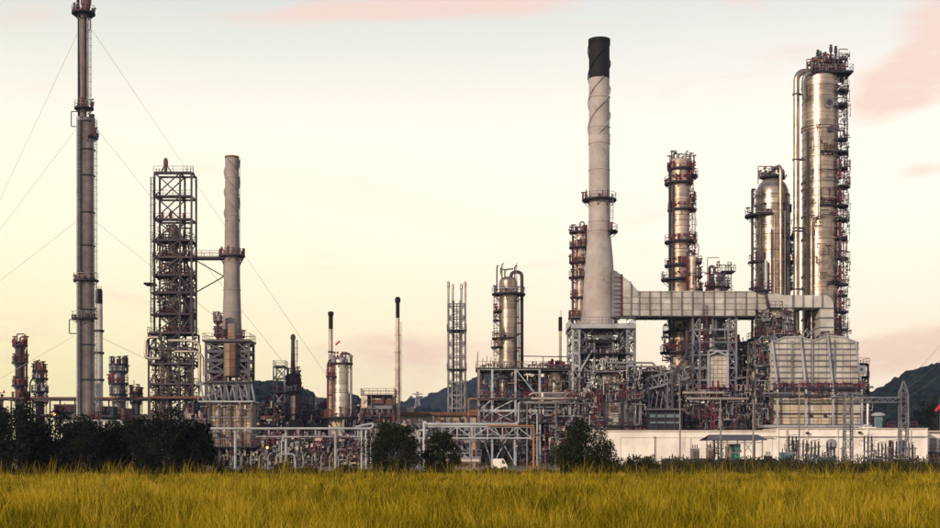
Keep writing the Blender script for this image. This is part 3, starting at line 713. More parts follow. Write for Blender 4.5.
for i, (y, m) in enumerate(((397.5, 'rust'), (398, 'pipe'), (414.5, 'weath'), (415, 'pipe'), (425, 'ppale'))):
    t.pipe('pipe', [(-10, y, 1 + i), (150, y, 1 + i)], .8 + .25 * (i % 2), m)
t.box('equipment_box', 52, 73, 404, 420, 1, 4, 'weath'); t.box('equipment_box', 100, 112, 406, 420, 1, 4, 'dark'); t.box('equipment_box', 118, 130, 408, 422, 2, 5, 'rust')
t.deck(50, 104, 411, 0, 6, 'dark', 'red', 'f')
for k in range(10): t.rod('valve_stem', (54 + k * 5, 411, .5), (54 + k * 5, 405 - (k % 3), .5), .5, 'red' if k % 2 else 'weath', 6)
def flood_lamp(px, py, Y, label):
    t = Thing('flood_lamp', label, 'lamp', px, Y, 'lit lamps in the plant')
    t.rod('lamp_post', (px, t.g, 0.2), (px, py + 1.5, 0.2), .35, 'dark', 8); t.lathe('lamp_housing', px, [(.7, py + 1.8), (1.5, py - 1.3), (.8, py - 1.9)], 'dark', .25, 12)
    b = t.lathe('lit_bulb', px, [(.3, py + 1.2), (1.15, py + .6), (1.15, py - .6), (.3, py - 1.2)], 'lampe', -.28, 12)
    l = bpy.data.lights.new('lamp_glow', 'POINT'); l.energy = 60; l.color = (1, .5, .18); l.shadow_soft_size = .2
    link('lamp_glow', l, Matrix.Translation(t.P(px, py, -.8)), t.o)
flood_lamp(55, 414, 236, 'lit orange lamp glowing above the left trees'); flood_lamp(267.5, 447.5, 226, 'lit orange lamp low down right of the box heater')
t = Thing('handrail_pipe', 'pale horizontal pipe on short posts just above the left trees', 'pipeline', 100, 200)
t.pipe('pipe', [(44, 420.5, 0), (122, 420.5, 0), (122, 425, 0), (150, 425, 0)], .8, 'ppale')
for x in (48, 70, 98, 121, 146): t.bar('post', (x, t.g, 0), (x, 421.5, 0), .2, 'ppale')
t.bar('brace', (85, 431, .2), (98, 424, .2), .2, 'ppale')

# ------------------------------------------------------------------ tall steel reactor tower and chimney
t = Thing('reactor_tower', 'tall dark open steel tower with reactors inside, left of the strake-topped chimney', 'steel tower', 176, 246)
lv = [172.5, 196, 219, 240, 257, 275, 292.5, 314, 333]
t.frame([154.5, 180, 191.5], lv, [0, 4.2], 'weath', .42, 333, 'x.x.x.x/x\\/xx\\x/x.', .2)
t.frame([149.5, 162, 180, 193.5], [333, 348, 364, 384, 398, 414], [-.6, 4.9], 'weath', .4, None, 'x/.x\\x/x.\\x/', .22)
for i, (y, x0, x1) in enumerate(((172, 153, 193), (196, 153, 192), (219, 153, 192), (240, 152, 192), (257, 153, 192), (275, 152, 192), (292, 150, 192), (314, 150, 192), (333, 147, 194), (364, 148, 194), (384, 148, 194), (398, 148, 194))):
    t.deck(x0, x1, y - .3, .3, 4.0 if i > 2 else 1.6, 'dark', 'red' if i % 3 else 'weath', 'flrb' if i > 2 else 'f', .2)
    if i > 2: t.bars('grating_joist', [((x, y + 1.2, .3), (x, y + 1.2, 4)) for x in np.linspace(x0 + 2, x1 - 2, 7)], .18, 'dark')
a = t.shell(170.5, 222, 345, 4.6, 'brown', 2.4, .7, 5, 'upper_reactor', (240, 262, 290, 316), 24); t.shell(165.5, 346, t.g, 4.6, 'clad', 1.6, .6, 4.5, 'lower_reactor', (372, 398), 24)
t.shell(185.5, 356, t.g, 4.2, 'cladg', 2.4, .6, 4.5, 'lower_reactor', (380,), 24)
t.shell(186, 297, 331, 4.6, 'dark', 2.6, .5, 6, 'drum', (), 20); t.box('equipment_box', 181, 190.5, 296, 330, 1.4, 3.8, 'dark'); t.box('equipment_box', 160, 167, 300, 312, 2, 3.8, 'dark')
r = random.Random(3)
for k in range(46):
    x = r.uniform(158, 190); y = r.uniform(224, 330); d = r.uniform(.4, 3.9); h = r.uniform(5, 22); w = r.choice((-1, 1)) * r.uniform(4, 13); m = r.choice(['weath', 'rust', 'pipe', 'weath', 'dark', 'red', 'galv'])
    x2 = min(191, max(156, x + w)); t.pipe('pipe', [(x, y, d), (x, min(331, y + h), d), (x2, min(331, y + h), d), (x2, min(331, y + h + r.uniform(2, 9)), d)], r.uniform(.45, 1.0), m, n=8)
for k in range(30):
    x = r.uniform(153, 192); y = r.uniform(336, 440); d = r.uniform(0, 4.6); h = r.uniform(8, 30); w = r.choice((-1, 1)) * r.uniform(4, 16); m = r.choice(['weath', 'silver', 'pipe', 'galv', 'dark', 'red'])
    x2 = min(193, max(150, x + w)); t.pipe('pipe', [(x, y, d), (x, y + h, d), (x2, y + h, d), (x2, y + h + r.uniform(3, 12), d)], r.uniform(.5, 1.2), m, n=8)
for k in range(16):
    y = lv[2 + k % 7]; x = r.uniform(158, 188); t.lathe('small_drum', x, [(1.2, y - .5), (1.6, y - 2), (1.6, y - r.uniform(5, 9)), (.6, y - 10)], r.choice(['weath', 'rust', 'cladg', 'red']), r.uniform(.8, 3.6), 12)
t.pipe('return_bend', [(160, 338, -1.4), (148, 338, -1.4), (147, 359, -1.4), (162, 359, -1.4)], 1.6, 'silver', 1.0, 12)
t.pipe('transfer_pipe', [(170, 341, -1.2), (192, 341, -1.2), (201, 344, -1.2), (201, 384, -1.2), (208, 384, 0)], 1.5, 'silver', 1.2, 12)
t.pipe('transfer_pipe', [(176, 352, -1.4), (199, 352, -1.4), (204.5, 357, -1.4), (204.5, 376, -1.4)], 1.2, 'silver', 1.0, 12)
t.pipe('transfer_pipe', [(150, 398, -1.6), (212, 398, -1.6)], 1.5, 'rust', .5, 12)
t.lathe('top_vent', 164.5, [(1.6, 172), (1.6, 165), (2.4, 164), (2.4, 160), (1.4, 157)], 'rust', 1, 14); t.bars('vent_stand', [((159, 172, 1), (164.5, 163, 1)), ((171, 172, 1), (164.5, 163, 1))], .2, 'weath')
for x in (155, 158, 186, 189.5, 192): t.rod('lamp_standard', (x, 172, 1), (x, 165.5 + (x % 3), 1), .4, 'red', 6)
t.box('side_landing', 141, 151, 281, 283, 2, 5, 'weath'); t.bar('upright', (150, 333, 3.5), (150, 262, 3.5), .3, 'weath'); t.rod('aerial', (150, 264, 2), (150, 252, 2), .3, 'dark', 6)
t.bar('landing_arm', (147, 297, 3), (156, 297, 3), .2, 'weath'); t.bar('landing_arm', (150, 240.8, 1), (156, 240.8, 1), .25, 'weath')
t.ladder(153, 178, 333, -.3, 'dark')
t.tangle(157, 190, 222, 333, .4, 4, 260, ('weath', 'red', 'dark', 'weath', 'rust', 'galv')); t.tangle(150, 195, 334, 440, -.5, 4.8, 280, ('weath', 'dark', 'galv', 'weath', 'red', 'silver', 'dark'))
# walkway to the chimney
w = t.deck(191.8, 226, 255.5, 1, 3.6, 'weath', 'red', 'fb', .4)
for a, b in (((222, 257), (222, 275)), ((192, 292), (222, 275)), ((192, 258), (222, 275))): t.bar('walkway_strut', (*a, 2), (*b, 2), .2, 'weath')

t = Thing('chimney', 'concrete chimney with spiral strakes at its top beside the steel reactor tower', 'chimney', 232, 248)
t.lathe('shaft', 232, [(10.2, 342), (9.2, 320), (8.0, 280), (7.2, 235), (6.8, 157), (6.3, 157), (6.3, 160)], 'conc', 0, 36)
t.lathe('rusty_rim', 232, [(6.95, 158.8), (7.15, 158.6), (7.15, 156.6), (6.6, 156.6)], 'rust', 0, 32)
for y in (178, 195, 216, 232, 262, 290, 312): t.lathe('band', 232, [(7.0 if y < 240 else 7.4 + (y - 240) * .02, y + .5), (7.4 if y < 240 else 7.8 + (y - 240) * .02, y + .4), (7.4 if y < 240 else 7.8 + (y - 240) * .02, y - .4), (7.0, y - .5)], 'conc', 0, 32)
def helix(t, px, r0, ya, yb, turns, ph, rad, mt, d=0):
    P = []; n = int(turns * 26)
    for i in range(n + 1):
        q = i / n; a = ph + q * turns * 2 * math.pi; c = t.P(px, ya + (yb - ya) * q, d); P.append(c + Vector((math.cos(a), math.sin(a), 0)) * r0 * t.k)
    t.add('strake', tube_mesh(P, rad * t.k, mt, 6))
for ph in (0, 2.09, 4.19): helix(t, 232, 7.3, 160, 222, 1.0, ph, 1.0, 'conc')
t.ring(232, 255.5, 13, 7.4, 'weath', 'red'); t.bars('ring_strut', [((244, 257, 0), (238, 268, 0)), ((220, 257, 0), (226, 268, 0))], .22, 'weath'); t.ladder(239.5, 160, 338, -1.0, 'weath', False); t.ring(232, 336, 13, 8.6, 'dark', 'red')
t = Thing('box_heater', 'tan panelled box heater in a steel frame under the strake-topped chimney', 'heater', 234, 242)
t.frame([210.5, 229, 240.5, 252.5], [344, 353, 362, 373, 383.5], [-4, 1], 'slate', .6, 402, 'x.x/.xx.\\/.x', .3)
t.box('top_deck', 207.5, 254.5, 341.8, 343.6, -5, 2, 'slate'); t.rail([t.P(x, 341.5, d) for x, d in ((208, -4.8), (254, -4.8), (254, 1.8), (208, 1.8))], 'red', closed=True)
t.panels(229.8, 240, 346, 377.6, 2, 4, -5.3, ['tan', 'rust', 'tan']); t.box('convection_duct', 229.6, 240.2, 345.5, 378, -5.05, 0, 'tan'); t.box('convection_duct', 230.5, 237, 325, 340, -2.6, -1.2, 'tan')
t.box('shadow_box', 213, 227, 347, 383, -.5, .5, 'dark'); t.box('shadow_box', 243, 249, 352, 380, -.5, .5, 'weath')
for k in range(14): x = 213 + (k * 29) % 40; y = 350 + (k * 17) % 28; t.pipe('pipe', [(x, y, -3), (x, y + 9, -3), (x + 5, y + 9, -3)], .5 + .1 * (k % 4), ['red', 'weath', 'galv', 'rust'][k % 4], n=8)
t.deck(208, 255, 383.5, -4.4, 1.4, 'dark', 'red', 'f')
for i, x in enumerate(np.linspace(202, 252, 9)):
    t.bar('truss_web', (x, 402, -3.8), (x + 3.2, 385.5, -3.8), .26, 'galv'); t.bar('truss_web', (x + 6.3, 402, -4.1), (x + 3.2, 385.5, -4.1), .26, 'galv')
t.bar('truss_chord', (200, 385, -3.6), (256, 385, -3.6), .5, 'galv')
t.box('ledge', 204.5, 258, 401.8, 403.4, -5.6, 1.4, 'ppale')
t.box('firebox', 214.4, 255.6, 403.6, 447, -4.2, 1, 'tan'); t.panels(214.6, 255.4, 404.5, 446.5, 8, 7, -4.42, ['tan', 'tan', 'cream', 'tan'], .1)
for x in (214, 224.5, 235, 245, 255.8): t.bar('buckstay', (x, t.g, -4.8), (x, 403.8, -4.8), .36, 'slate')
for y in (418, 432): t.bar('stiffener', (214, y, -4.62), (256, y, -4.62), .22, 'galv')
t.deck(206, 262, 446.5, -6.6, 1, 'dark', 'red', 'fl')
for x in (214, 225, 235, 245, 255): t.bar('foot', (x, t.g, .6), (x, 447, .6), .4, 'slate')
t.box('dark_base', 212, 258, 449, t.g, 0, 5, 'dark')
for k in range(9): t.lathe('burner', 217 + k * 4.6, [(1.2, 447.5), (1.6, 450), (1.6, 454), (.6, 456)][::-1], 'dark', -1, 10)
t.bars('stair', [((206, 447, -5), (214, 425, -5)), ((207.5, 447, -5), (215.5, 425, -5)), ((206, 425, -5), (213, 404, -5)), ((226, 466, -5.4), (240, 448, -5.4))], .28, 'red')
t.tangle(211, 252, 346, 400, -3.5, .8, 150, ('weath', 'red', 'dark', 'galv')); t.tangle(205, 262, 404, 464, -6, -5, 60); t.tangle(204, 262, 450, 465, -5, 2, 90)
t = small_column('slim_red_column', 'slim red pipe column just left of the chimney foot', 218, 244, 316, 1.8, [(321, 4.5), (334, 4.5)], 'weath', 'red', 3, True, 343)

# ------------------------------------------------------------------ middle-left units
t = Thing('lattice_tower', 'short grey lattice tower in front of the rounded hill', 'lattice tower', 279, 262)
t.frame([273.5, 284.5], [366, 378, 392, 406, 424], [0, 4], 'galv', .32, None, 'x.xxx', .18); t.deck(273, 285, 366, -.2, 4.2, 'dark', 'weath'); t.deck(271, 287, 392, -.6, 4.6, 'dark', 'red'); t.shell(279, 384, 424, 3.2, 'weath', 2, n=16)
t = small_column('slim_column', 'slim dark red column with slender vent top in front of the rounded hill', 293.5, 250, 372, 4.6, [(374, 7), (382, 8.5), (391, 7), (414, 9)], 'weath', 'red', 5.5, False)
t.lathe('vent_top', 293, [(2.6, 373), (2.2, 362), (1.8, 340), (2.5, 339), (2.5, 336), (1.0, 334)], 'weath', 0, 14); t.ladder(296, 340, 372, -.4, 'weath'); t.cyl('silver_sleeve', 294, 396, 420, 2.6, 'clad', -.9, 14); t.pipe('side_pipe', [(299, 376, 0), (300.5, 380, 0), (300.5, 445, 0)], .9, 'rust')
t = Thing('flue_stack', 'thin pink stack with black top rising behind the fat silver column', 'stack', 331, 248, 'slim black-topped stacks')
t.lathe('shaft', 330.8, [(2.4, t.g), (2.2, 380), (2.0, 329)], 'pink', 0, 16); t.lathe('black_top', 330.8, [(2.2, 329), (2.2, 316), (2.9, 315), (2.9, 312.5), (2.0, 311.5)], 'black', 0, 16)
for y in (352, 366, 395): t.lathe('band', 330.8, [(2.2, y + .8), (2.9, y + .6), (2.9, y - .6), (2.2, y - .8)], 'dark', 0, 16)
t = Thing('silver_column', 'fat silver domed column in the left middle with small red windsock above', 'column', 341, 246)
t.shell(340.6, 356, 418, 8.0, 'clad2', 0, .75, 4.2, rings=(372, 392, 408)); t.cyl('skirt', 338, 418, t.g, 6.2, 'cream', 0, 28)
t.ring(341, 363, 12, 7.5, 'dark', 'red'); t.ring(340, 417, 19, 8, 'dark', 'red'); t.ring(336, 376, 10, 6, 'dark', 'red', a0=150, a1=270)
t.pipe('overhead_pipe', [(341, 358, 0), (341, 353.5, 0), (351, 353.5, 0), (351, 418, 0), (345, 418, -3), (345, 436, -3), (368, 436, -3)], 1.3, 'pipe', 1.2, 12)
for x in (335, 338, 343, 346): t.rod('relief_valve', (x, 361, -.8), (x, 353 + (x % 3), -.8), .7, 'rust', 8); t.box('valve_head', x - .9, x + .9, 352, 354, -1, -.5, 'red')
t.pipe('side_pipe', [(330, 360, -.5), (328, 364, -.5), (328, 418, -.5)], .9, 'red'); t.ladder(332.2, 362, 417, -1.2, 'red')
t = Thing('windsock', 'small red windsock on a pole above the fat silver column', 'windsock', 335, 246, 'windsocks')
t.rod('pole', (334.5, t.g, 1.9), (334.5, 340.5, 1.9), .25, 'white', 6); t.rod('sock', (334.5, 344, 1.9), (339, 340, 1.9), .9, 'bright_red', 10)
t = Thing('flue_stack', 'tall thin pinkish stack with black top standing alone left of the lattice stacks', 'stack', 397.5, 255, 'slim black-topped stacks')
t.lathe('shaft', 397.7, [(2.9, t.g), (2.6, 400), (1.9, 318)], 'pink', 0, 16); t.lathe('black_top', 397.7, [(1.95, 318), (1.95, 303), (2.8, 302), (2.8, 299), (1.8, 297)], 'black', 0, 16); t.ladder(400, 322, 410, -.2, 'weath', False)
for y in (335, 352, 369, 388): t.lathe('band', 397.7, [(2, y + .5), (3, y + .4), (3, y - .4), (2, y - .5)], 'pink', 0, 16)
t = Thing('air_cooler', 'rusty red raised air cooler box left of the lone thin stack', 'air cooler', 377, 244)
t.frame([362.5, 368, 383, 393], [396, 405, 416, 436], [0, 7], 'weath', .4, None, '..../x\\./x', .2); t.box('fan_box', 368.5, 392, 399, 404.5, .3, 6.7, 'rust'); t.box('header_box', 368, 392.5, 405.6, 409, -.5, 7.2, 'galv'); t.box('motor_bay', 369, 392, 410, 417, .6, 6.5, 'dark'); t.box('switch_cabinet', 361.5, 367.5, 395.5, 408, -.6, 2, 'pink')
for k in range(4):
    t.lathe('fan_cone', 372 + k * 5.6, [(.7, 416.5), (2.4, 410)], 'galv', .2, 14)
t.deck(361, 394.5, 394.5, -.6, 7.4, 'dark', 'red'); t.deck(361, 395, 418, -1, 7, 'dark', 'red', 'f')
t.tangle(361, 394, 396, 440, -.8, 7, 120)
t = Thing('lattice_stack', 'open lattice tower carrying four thin vent pipes behind the long low shed', 'lattice stack', 457, 262)
for i, (x, d) in enumerate(((448.4, 0), (452.4, 4), (461.2, 4), (465.2, 0))): t.lathe('vent_pipe', x, [(1.1, t.g), (1.1, 287), (1.5, 286.5), (1.5, 283), (1.0, 281.5)], 'pink' if i % 2 else 'cladg', d, 12)
t.frame([448.4, 465.2], [304, 317, 330, 343, 356, 369, 382, 395, 408], [-.3, 4.3], 'galv', .26, None, 'xx', .15); t.frame([456.8], [304, 330, 356, 382, 408], [-.2], 'galv', .28)
for y in (330, 369): t.deck(447, 466.6, y, -.6, 4.6, 'dark', 'galv')
t.cyl('vent_pipe', 453.4, 300, t.g, 1.0, 'dark', 1, 12); t.cyl('vent_pipe', 460, 300, t.g, 1.0, 'cladg', 1, 12)
t = Thing('low_shed', 'long low pale storage shed with rusty roof edge behind the trees', 'shed', 430, 256)
t.box('wall', 372, 476, 415, t.g + .3, 4, 16, 'cream'); t.box('roof', 370, 478, 411.5, 415, 3, 17, 'rust'); t.box('roof_vent', 405, 412, 406, 411.5, 6, 9, 'cream')
for x in range(378, 474, 12): t.bar('pilaster', (x, t.g, 3.9), (x, 415.2, 3.9), .35, 'cream')
t.box('plinth', 372, 476, 450, t.g, 3.7, 4, 'pole')
t = Thing('pylon', 'faint distant power pylon on the far ridge', 'pylon', 417.5, 1150)
t.lattice(417.5, 7, 392, 412, 0, 'galv', .9, .5, 4, 1.2, name='web')
for y, w in ((394, 5), (398, 6)): t.bar('cross_arm', (417.5 - w, y, 0), (417.5 + w, y, 0), .9, 'galv')

# generic racks full of pipework
def rack(label, x0, x1, levels, Y, depth, step, seed, pmats, mt='galv', w=.35, drops=30, brace='..x.', npipe=4, rmt='red', drums=6, valves=14, boxes=6, bmats=('dark', 'weath'), dense=2.2):
    t = Thing('pipe_rack', label, 'pipe rack', (x0 + x1) / 2, Y); r = random.Random(seed); n = max(1, round((x1 - x0) / step)); xs = [x0 + (x1 - x0) * i / n for i in range(n + 1)]
    t.frame(xs, levels, [0, depth], mt, w * .8, None, brace, w * .45)
    t.tangle(x0, x1, levels[0] - 2, t.g - 1, -.6, depth, int((x1 - x0) * 3.2), seed=seed)
    for y in levels:
        for q in range(npipe):
            rr = r.uniform(.55, 1.25); d = .5 + (depth - 1) * q / max(1, npipe - 1); e0, e1 = x0 - r.uniform(0, 8), x1 + r.uniform(0, 8)
            if r.random() < .4: e1 = r.uniform(x0 + (x1 - x0) * .4, x1)
            pts = [(e0, y - 1 - rr, d), (e1, y - 1 - rr, d)]
            if r.random() < .5: pts.append((e1, y + r.uniform(6, 14), d))
            t.pipe('pipe', pts, rr, r.choice(pmats), n=8)
        t.deck(x0, x1, y, depth - 1.2, depth + .3, 'dark', rmt if r.random() < .7 else None, 'f')
    for k in range(drops):
        x = r.uniform(x0, x1); ya = r.choice(levels) - 1; h = r.uniform(6, 22); d = r.uniform(-.7, depth); yb = min(t.g, ya + h); x2 = x + r.uniform(-9, 9); rr = r.uniform(.4, 1.0)
        pts = [(x, ya, d), (x, yb, d)]
        if yb < t.g - 3: pts += [(x2, yb, d), (x2, min(t.g, yb + r.uniform(3, 12)), d)]
        t.pipe('drop_pipe', pts, rr, r.choice(pmats), n=8)
    for k in range(drums):
        x = r.uniform(x0 + 5, x1 - 5); y = r.choice(list(levels)[1:] + [t.g]) - 3.2; ln = r.uniform(5, 10); d = r.uniform(.5, depth - 1); m = r.choice(['cladg', 'clad', 'weath', 'tan'])
        a = t.rod('exchanger', (x - ln, y, d), (x + ln, y, d), r.uniform(1.6, 2.6), m, 16); t.rod('channel_flange', (x + ln, y, d), (x + ln + .8, y, d), 3.0, 'weath', 16, a); t.rod('channel_flange', (x - ln - .8, y, d), (x - ln, y, d), 3.0, 'weath', 16, a)
        for q in (-.6, .6): t.bar('saddle', (x + ln * q, y + 3.6, d), (x + ln * q, y + 1, d), .35, 'weath', .8)
    for k in range(valves):
        x = r.uniform(x0, x1); y = r.choice(levels) - .5; d = r.uniform(-.8, .6); h = r.uniform(2.5, 5.5); a = t.rod('valve', (x, y, d), (x, y - h, d), .45, r.choice(['weath', 'red', 'galv']), 8); t.rod('hand_wheel', (x, y - h, d), (x, y - h - .4, d), 1.1, r.choice(['red', 'red', 'rust']), 12, a)
    for mi in ('galv', 'weath', 'pipe', 'cream', 'red', 'dark'):
        vv, ff = [], []
        for k in range(int((x1 - x0) * dense)):
            x, y, d = r.uniform(x0, x1), r.uniform(levels[0] - 3, t.g - 1), r.uniform(-.6, depth * .8); p_ = t.P(x, y, d); e = r.uniform(.25, 1.5); ax = r.choice(((1, 0, 0), (0, 0, 1), (0, 0, 1), (0, 1, 0)))
            bar_geo(p_, p_ + Vector(ax) * e, r.uniform(.1, .5), r.uniform(.1, .5), vv, ff)
        t.add('fitting', mesh_from(vv, ff, mi), None, None, kind='stuff')
    for k in range(boxes):
        x = r.uniform(x0, x1 - 6); y = r.choice(list(levels[1:]) + [t.g]); h = r.uniform(4, 9); t.box('equipment_box', x, x + r.uniform(4, 11), y - h, y - .3, depth * .4, depth - .5, r.choice(bmats))
    return t
PM = ['pipe', 'silver', 'weath', 'red', 'galv', 'rust', 'weath', 'dark', 'pipe']; PD = ['weath', 'dark', 'rust', 'red', 'pipe', 'cladg']
rack('deep dark pipe rack between box heater and fat silver column behind the pipeline', 258, 372, [405, 419, 433, 448], 258, 10, 16, 4, PD, 'weath', .35, 56, '.x./', 4, 'red', 12, 26, 16)
rack('lower front pipe rack under the fat silver column with many drop pipes', 262, 374, [440, 452], 232, 6, 18, 8, PD + ['pipe', 'galv'], 'weath', .26, 60, '....', 4, 'red', 8, 24, 8)
rack('pipe rack behind the round dark tree, left of the pipe bridge', 372, 470, [426, 440, 453], 236, 8, 20, 21, PM, 'galv', .32, 50, '.x..', 4, 'red', 10, 20, 8)
rack('dark rack filling the space under the silver column deck', 480, 566, [430, 443, 455], 252, 9, 18, 33, PM + ['dark'], 'galv', .35, 60, '/.x.', 4, 'red', 10, 24, 14)
rack('dark cluttered rack left of the box heater foot behind the trees', 150, 212, [420, 434, 450], 238, 6, 16, 14, PD, 'weath', .32, 26, '.x.', 3, 'red', 5, 8, 8)

# front pipeline
t = Thing('front_pipeline', 'long pale pipeline on white pipe legs running before the box heater', 'pipeline', 290, 196)
t.pipe('main_pipe', [(196, 428.4, 0), (371, 428.4, 0)], 1.15, 'ppale', n=14); t.pipe('second_pipe', [(255, 436.5, .8), (364, 436.5, .8)], .8, 'pipe'); t.pipe('elbow_pipe', [(355, 427, .4), (366, 424.5, .4), (374, 423, .4), (371, 429, .4), (371, 447, .4)], 1.2, 'ppale', .6)
for x in (235.3, 286, 335.5): t.cyl('pipe_leg', x, 429.6, t.g, 1.35, 'ppale', 0, 14); t.box('shoe', x - 2, x + 2, 428.9, 430, -.5, .5, 'galv')
for x in (361.5, 366, 371): t.cyl('pipe_leg', x, 429.6, t.g, 1.2, 'ppale', .3, 14)
t.pipe('loop_pipe', [(282, 457, -.4), (282, 442, -.4), (283, 437, -.4), (300, 437, -.4)], .8, 'ppale'); t.pipe('loop_pipe', [(277, 470, -.6), (277, 457, -.6), (279, 454, -.6), (294, 454, -.6), (296, 460, -.6), (296, 470, -.6)], .7, 'ppale')

# fence of bent posts
for i in range(15):
    x = 224 + i * 8.8
    t = Thing('fence_post', f'bent-armed concrete fence post, number {i + 1} from the left along the field' if 0 else ('concrete fence post with bent arm, ' + ('leftmost' if i == 0 else 'rightmost' if i == 14 else ['', 'second', 'third', 'fourth', 'fifth', 'sixth', 'seventh', 'eighth', 'ninth', 'tenth', 'eleventh', 'twelfth', 'thirteenth', 'fourteenth'][i] + ' from the left') + ' of the row'), 'fence post', x, 128, 'bent fence posts along the field')
    t.bar('shaft', (x, t.g + .5, 0), (x, 456.5, 0), .12, 'post'); t.bar('bent_arm', (x, 456.9, 0), (x + 3.0, 452.6, 0), .10, 'post')
t = Thing('fence_wire', 'thin wire mesh strung between the bent concrete posts', 'fence wire', 286, 128)
t.bars('strand', [((224, y, .09), (347, y, .09)) for y in (454.3, 457.5, 461, 465, 469, 473)], .02, 'wire', kind='stuff')

# ------------------------------------------------------------------ silver column on its steel deck
t = Thing('deck_structure', 'grey steel deck structure carrying the silver column, with a round vessel at its right', 'steel structure', 520, 244)
t.frame([478.6, 492, 515, 539], [369.5, 399.5, 411, 423], [-2, 9], 'pale', .5, None, '..\\//./x/\\x', .22)
t.frame([539.6, 569], [369.8, 395.5, 411, 423], [-1.6, 8.6], 'galv', .5, None, '..x.', .3)
t.deck(476, 570, 368.3, -2.4, 9.4, 'weath', 'red'); t.deck(477, 570, 398.6, -2.6, 9.4, 'dark', 'red', 'f'); t.deck(477, 570, 422.4, -2.6, 9.4, 'dark', 'red', 'f')
v = t.shell(556.5, 370.5, 395, 11.2, 'clad', 3, .12, 4.2, 'round_vessel', (374, 392)); t.lathe('manway_hub', 0, [(0.01, 0)], 'clad') if 0 else None
t.rod('manway', (558.5, 384, .9), (558.5, 384, .55), 3.2, 'cladg', 20, v); t.rod('manway_bolt_ring', (558.5, 384, .55), (558.5, 384, .4), 1.6, 'dark', 16, v)
t.shell(504, 372, 398, 4.0, 'clad', 2, .5, 4, 'drum', (380,)); t.cyl('cold_drum', 525, 374, 398, 3.5, 'dark', 4); t.cyl('cold_drum', 533, 378, 398, 3.0, 'weath', 3)
r = random.Random(77)
for k in range(40):
    x = r.uniform(481, 566); y = r.choice((372, 380, 401, 405)); d = r.uniform(-1, 8); h = r.uniform(5, 18); w = r.choice((-1, 1)) * r.uniform(3, 12)
    t.pipe('pipe', [(x, y, d), (x, y + h, d), (min(568, max(479, x + w)), y + h, d)], r.uniform(.5, 1.1), r.choice(['weath', 'galv', 'dark', 'red', 'pipe', 'silver', 'rust']), n=8)
for k in range(14):
    x = 548 + r.uniform(0, 20); a = t.rod('valve', (x, 368.5, r.uniform(-1, 4)), (x, 362 + r.uniform(-3, 3), r.uniform(-1, 4)), .9, r.choice(['weath', 'dark', 'red']), 8); t.rod('valve_bonnet', (x - 1.6, 361.5 + k % 4, 1), (x + 1.6, 361.5 + k % 4, 1), 1.2, r.choice(['orange', 'dark', 'weath', 'green', 'rust']), 10, a)
t.pipe('header_pipe', [(546, 366, -1), (570, 366, -1)], 1.0, 'weath'); t.pipe('long_rail_pipe', [(520, 353.6, 6), (571, 354.4, 6)], .5, 'weath')
t.tangle(478, 570, 371, 425, -1.8, 9, 420); t.tangle(480, 569, 362, 369, -1, 7, 70); t.tangle(478, 572, 400, 466, -4.5, 4, 320)
t.bar('rail_pipe_post', (545, 368, 6), (545, 354, 6), .15, 'weath'); t.rod('davit', (477.5, 420, -2.8), (477.5, 353, -2.8), .45, 'orange', 8)
for x in range(482, 499, 4): t.rod('lamp_standard', (x, 368, -2.2), (x + 1, 357 + x % 3, -2.2), .28, 'red', 6)
t.bars('orange_portal', [((468.5, 423, -2), (468.5, 399, -2)), ((468, 399, -2), (478, 399, -2)), ((468.6, 411, -2), (478, 411, -2))], .25, 'orange')
# big overhead pipes in front of the structure
for pts, rr, m in (([(514, 423.5, -4), (518, 423.5, -4), (518, 404, -4), (520, 403.4, -4), (556, 403.4, -4), (556.5, 412, -4), (568, 412, -4)], 1.5, 'pipe'), ([(530, 399.5, -4.5), (572, 399.5, -4.5)], 1.6, 'silver'), ([(528, 396, -4), (532, 394, -4), (570, 394, -4)], 1.1, 'silver'),
                  ([(543, 416, -3.6), (600, 416, -3.6)], .9, 'pipe'), ([(526, 404, -5), (526, 466, -5)], .9, 'galv'), ([(536, 414, -4.4), (536, 466, -4.4)], 1.0, 'pipe'), ([(534, 408, -4), (572, 408, -4)], .8, 'galv')):
    t.pipe('overhead_pipe', pts, rr, m, n=12)
t.lathe('pipe_tee', 541.5, [(1.8, 402), (1.9, 398), (1.9, 394)], 'silver', -4.3, 14)
t.rod('small_drum', (548, 427, -4), (559, 427, -4), 2.2, 'clad', 16)
t = Thing('silver_column', 'silver banded column with overhead bend standing on the grey deck structure', 'column', 509, 246, z=18.0)
t.shell(508.6, 275, 368, 9.4, 'clad', 2, .65, 4.0, rings=(300, 316, 334, 350, 361))
t.ring(509, 292.5, 17, 9.2, 'dark', 'weath', 2); t.ring(507, 310, 14, 8, 'dark', 'red', 2, 130, 230); t.ring(506, 319, 13, 8, 'dark', 'red', 2, 150, 220); t.ring(507, 337, 15, 8, 'dark', 'red', 2, 140, 300); t.ring(507, 346, 16, 8, 'dark', 'red', 2, 160, 235)
t.pipe('overhead_pipe', [(511, 278, 2), (512, 270.5, 2), (522.3, 270.5, 2), (522.3, 368, 2)], 1.75, 'weath', 1.3, 14); t.pipe('side_pipe', [(518.8, 297, 1), (519.2, 368, 1)], .7, 'dark'); t.ladder(495.5, 292, 366, 1.2, 'red')
for x, y0 in ((497, 266), (502, 264), (505, 270), (515, 266)): t.pipe('vent_pipe', [(x, 291, 1), (x, y0, 1), (x + 1.6, y0 - 1.5, 1)], .7, 'weath' if x % 2 else 'orange', n=8)
t.pipe('top_gantry', [(502, 275, 2), (500.5, 266, 2), (504, 268.5, 2), (514, 267, 2)], .8, 'cladg'); t.rod('davit', (516.8, 291, 1), (516.8, 262, 1), .4, 'orange', 8)
for x in (503, 510.5): t.rod('manway', (x, 288, -.3), (x, 288, -.7), 2.2, 'cladg', 18)
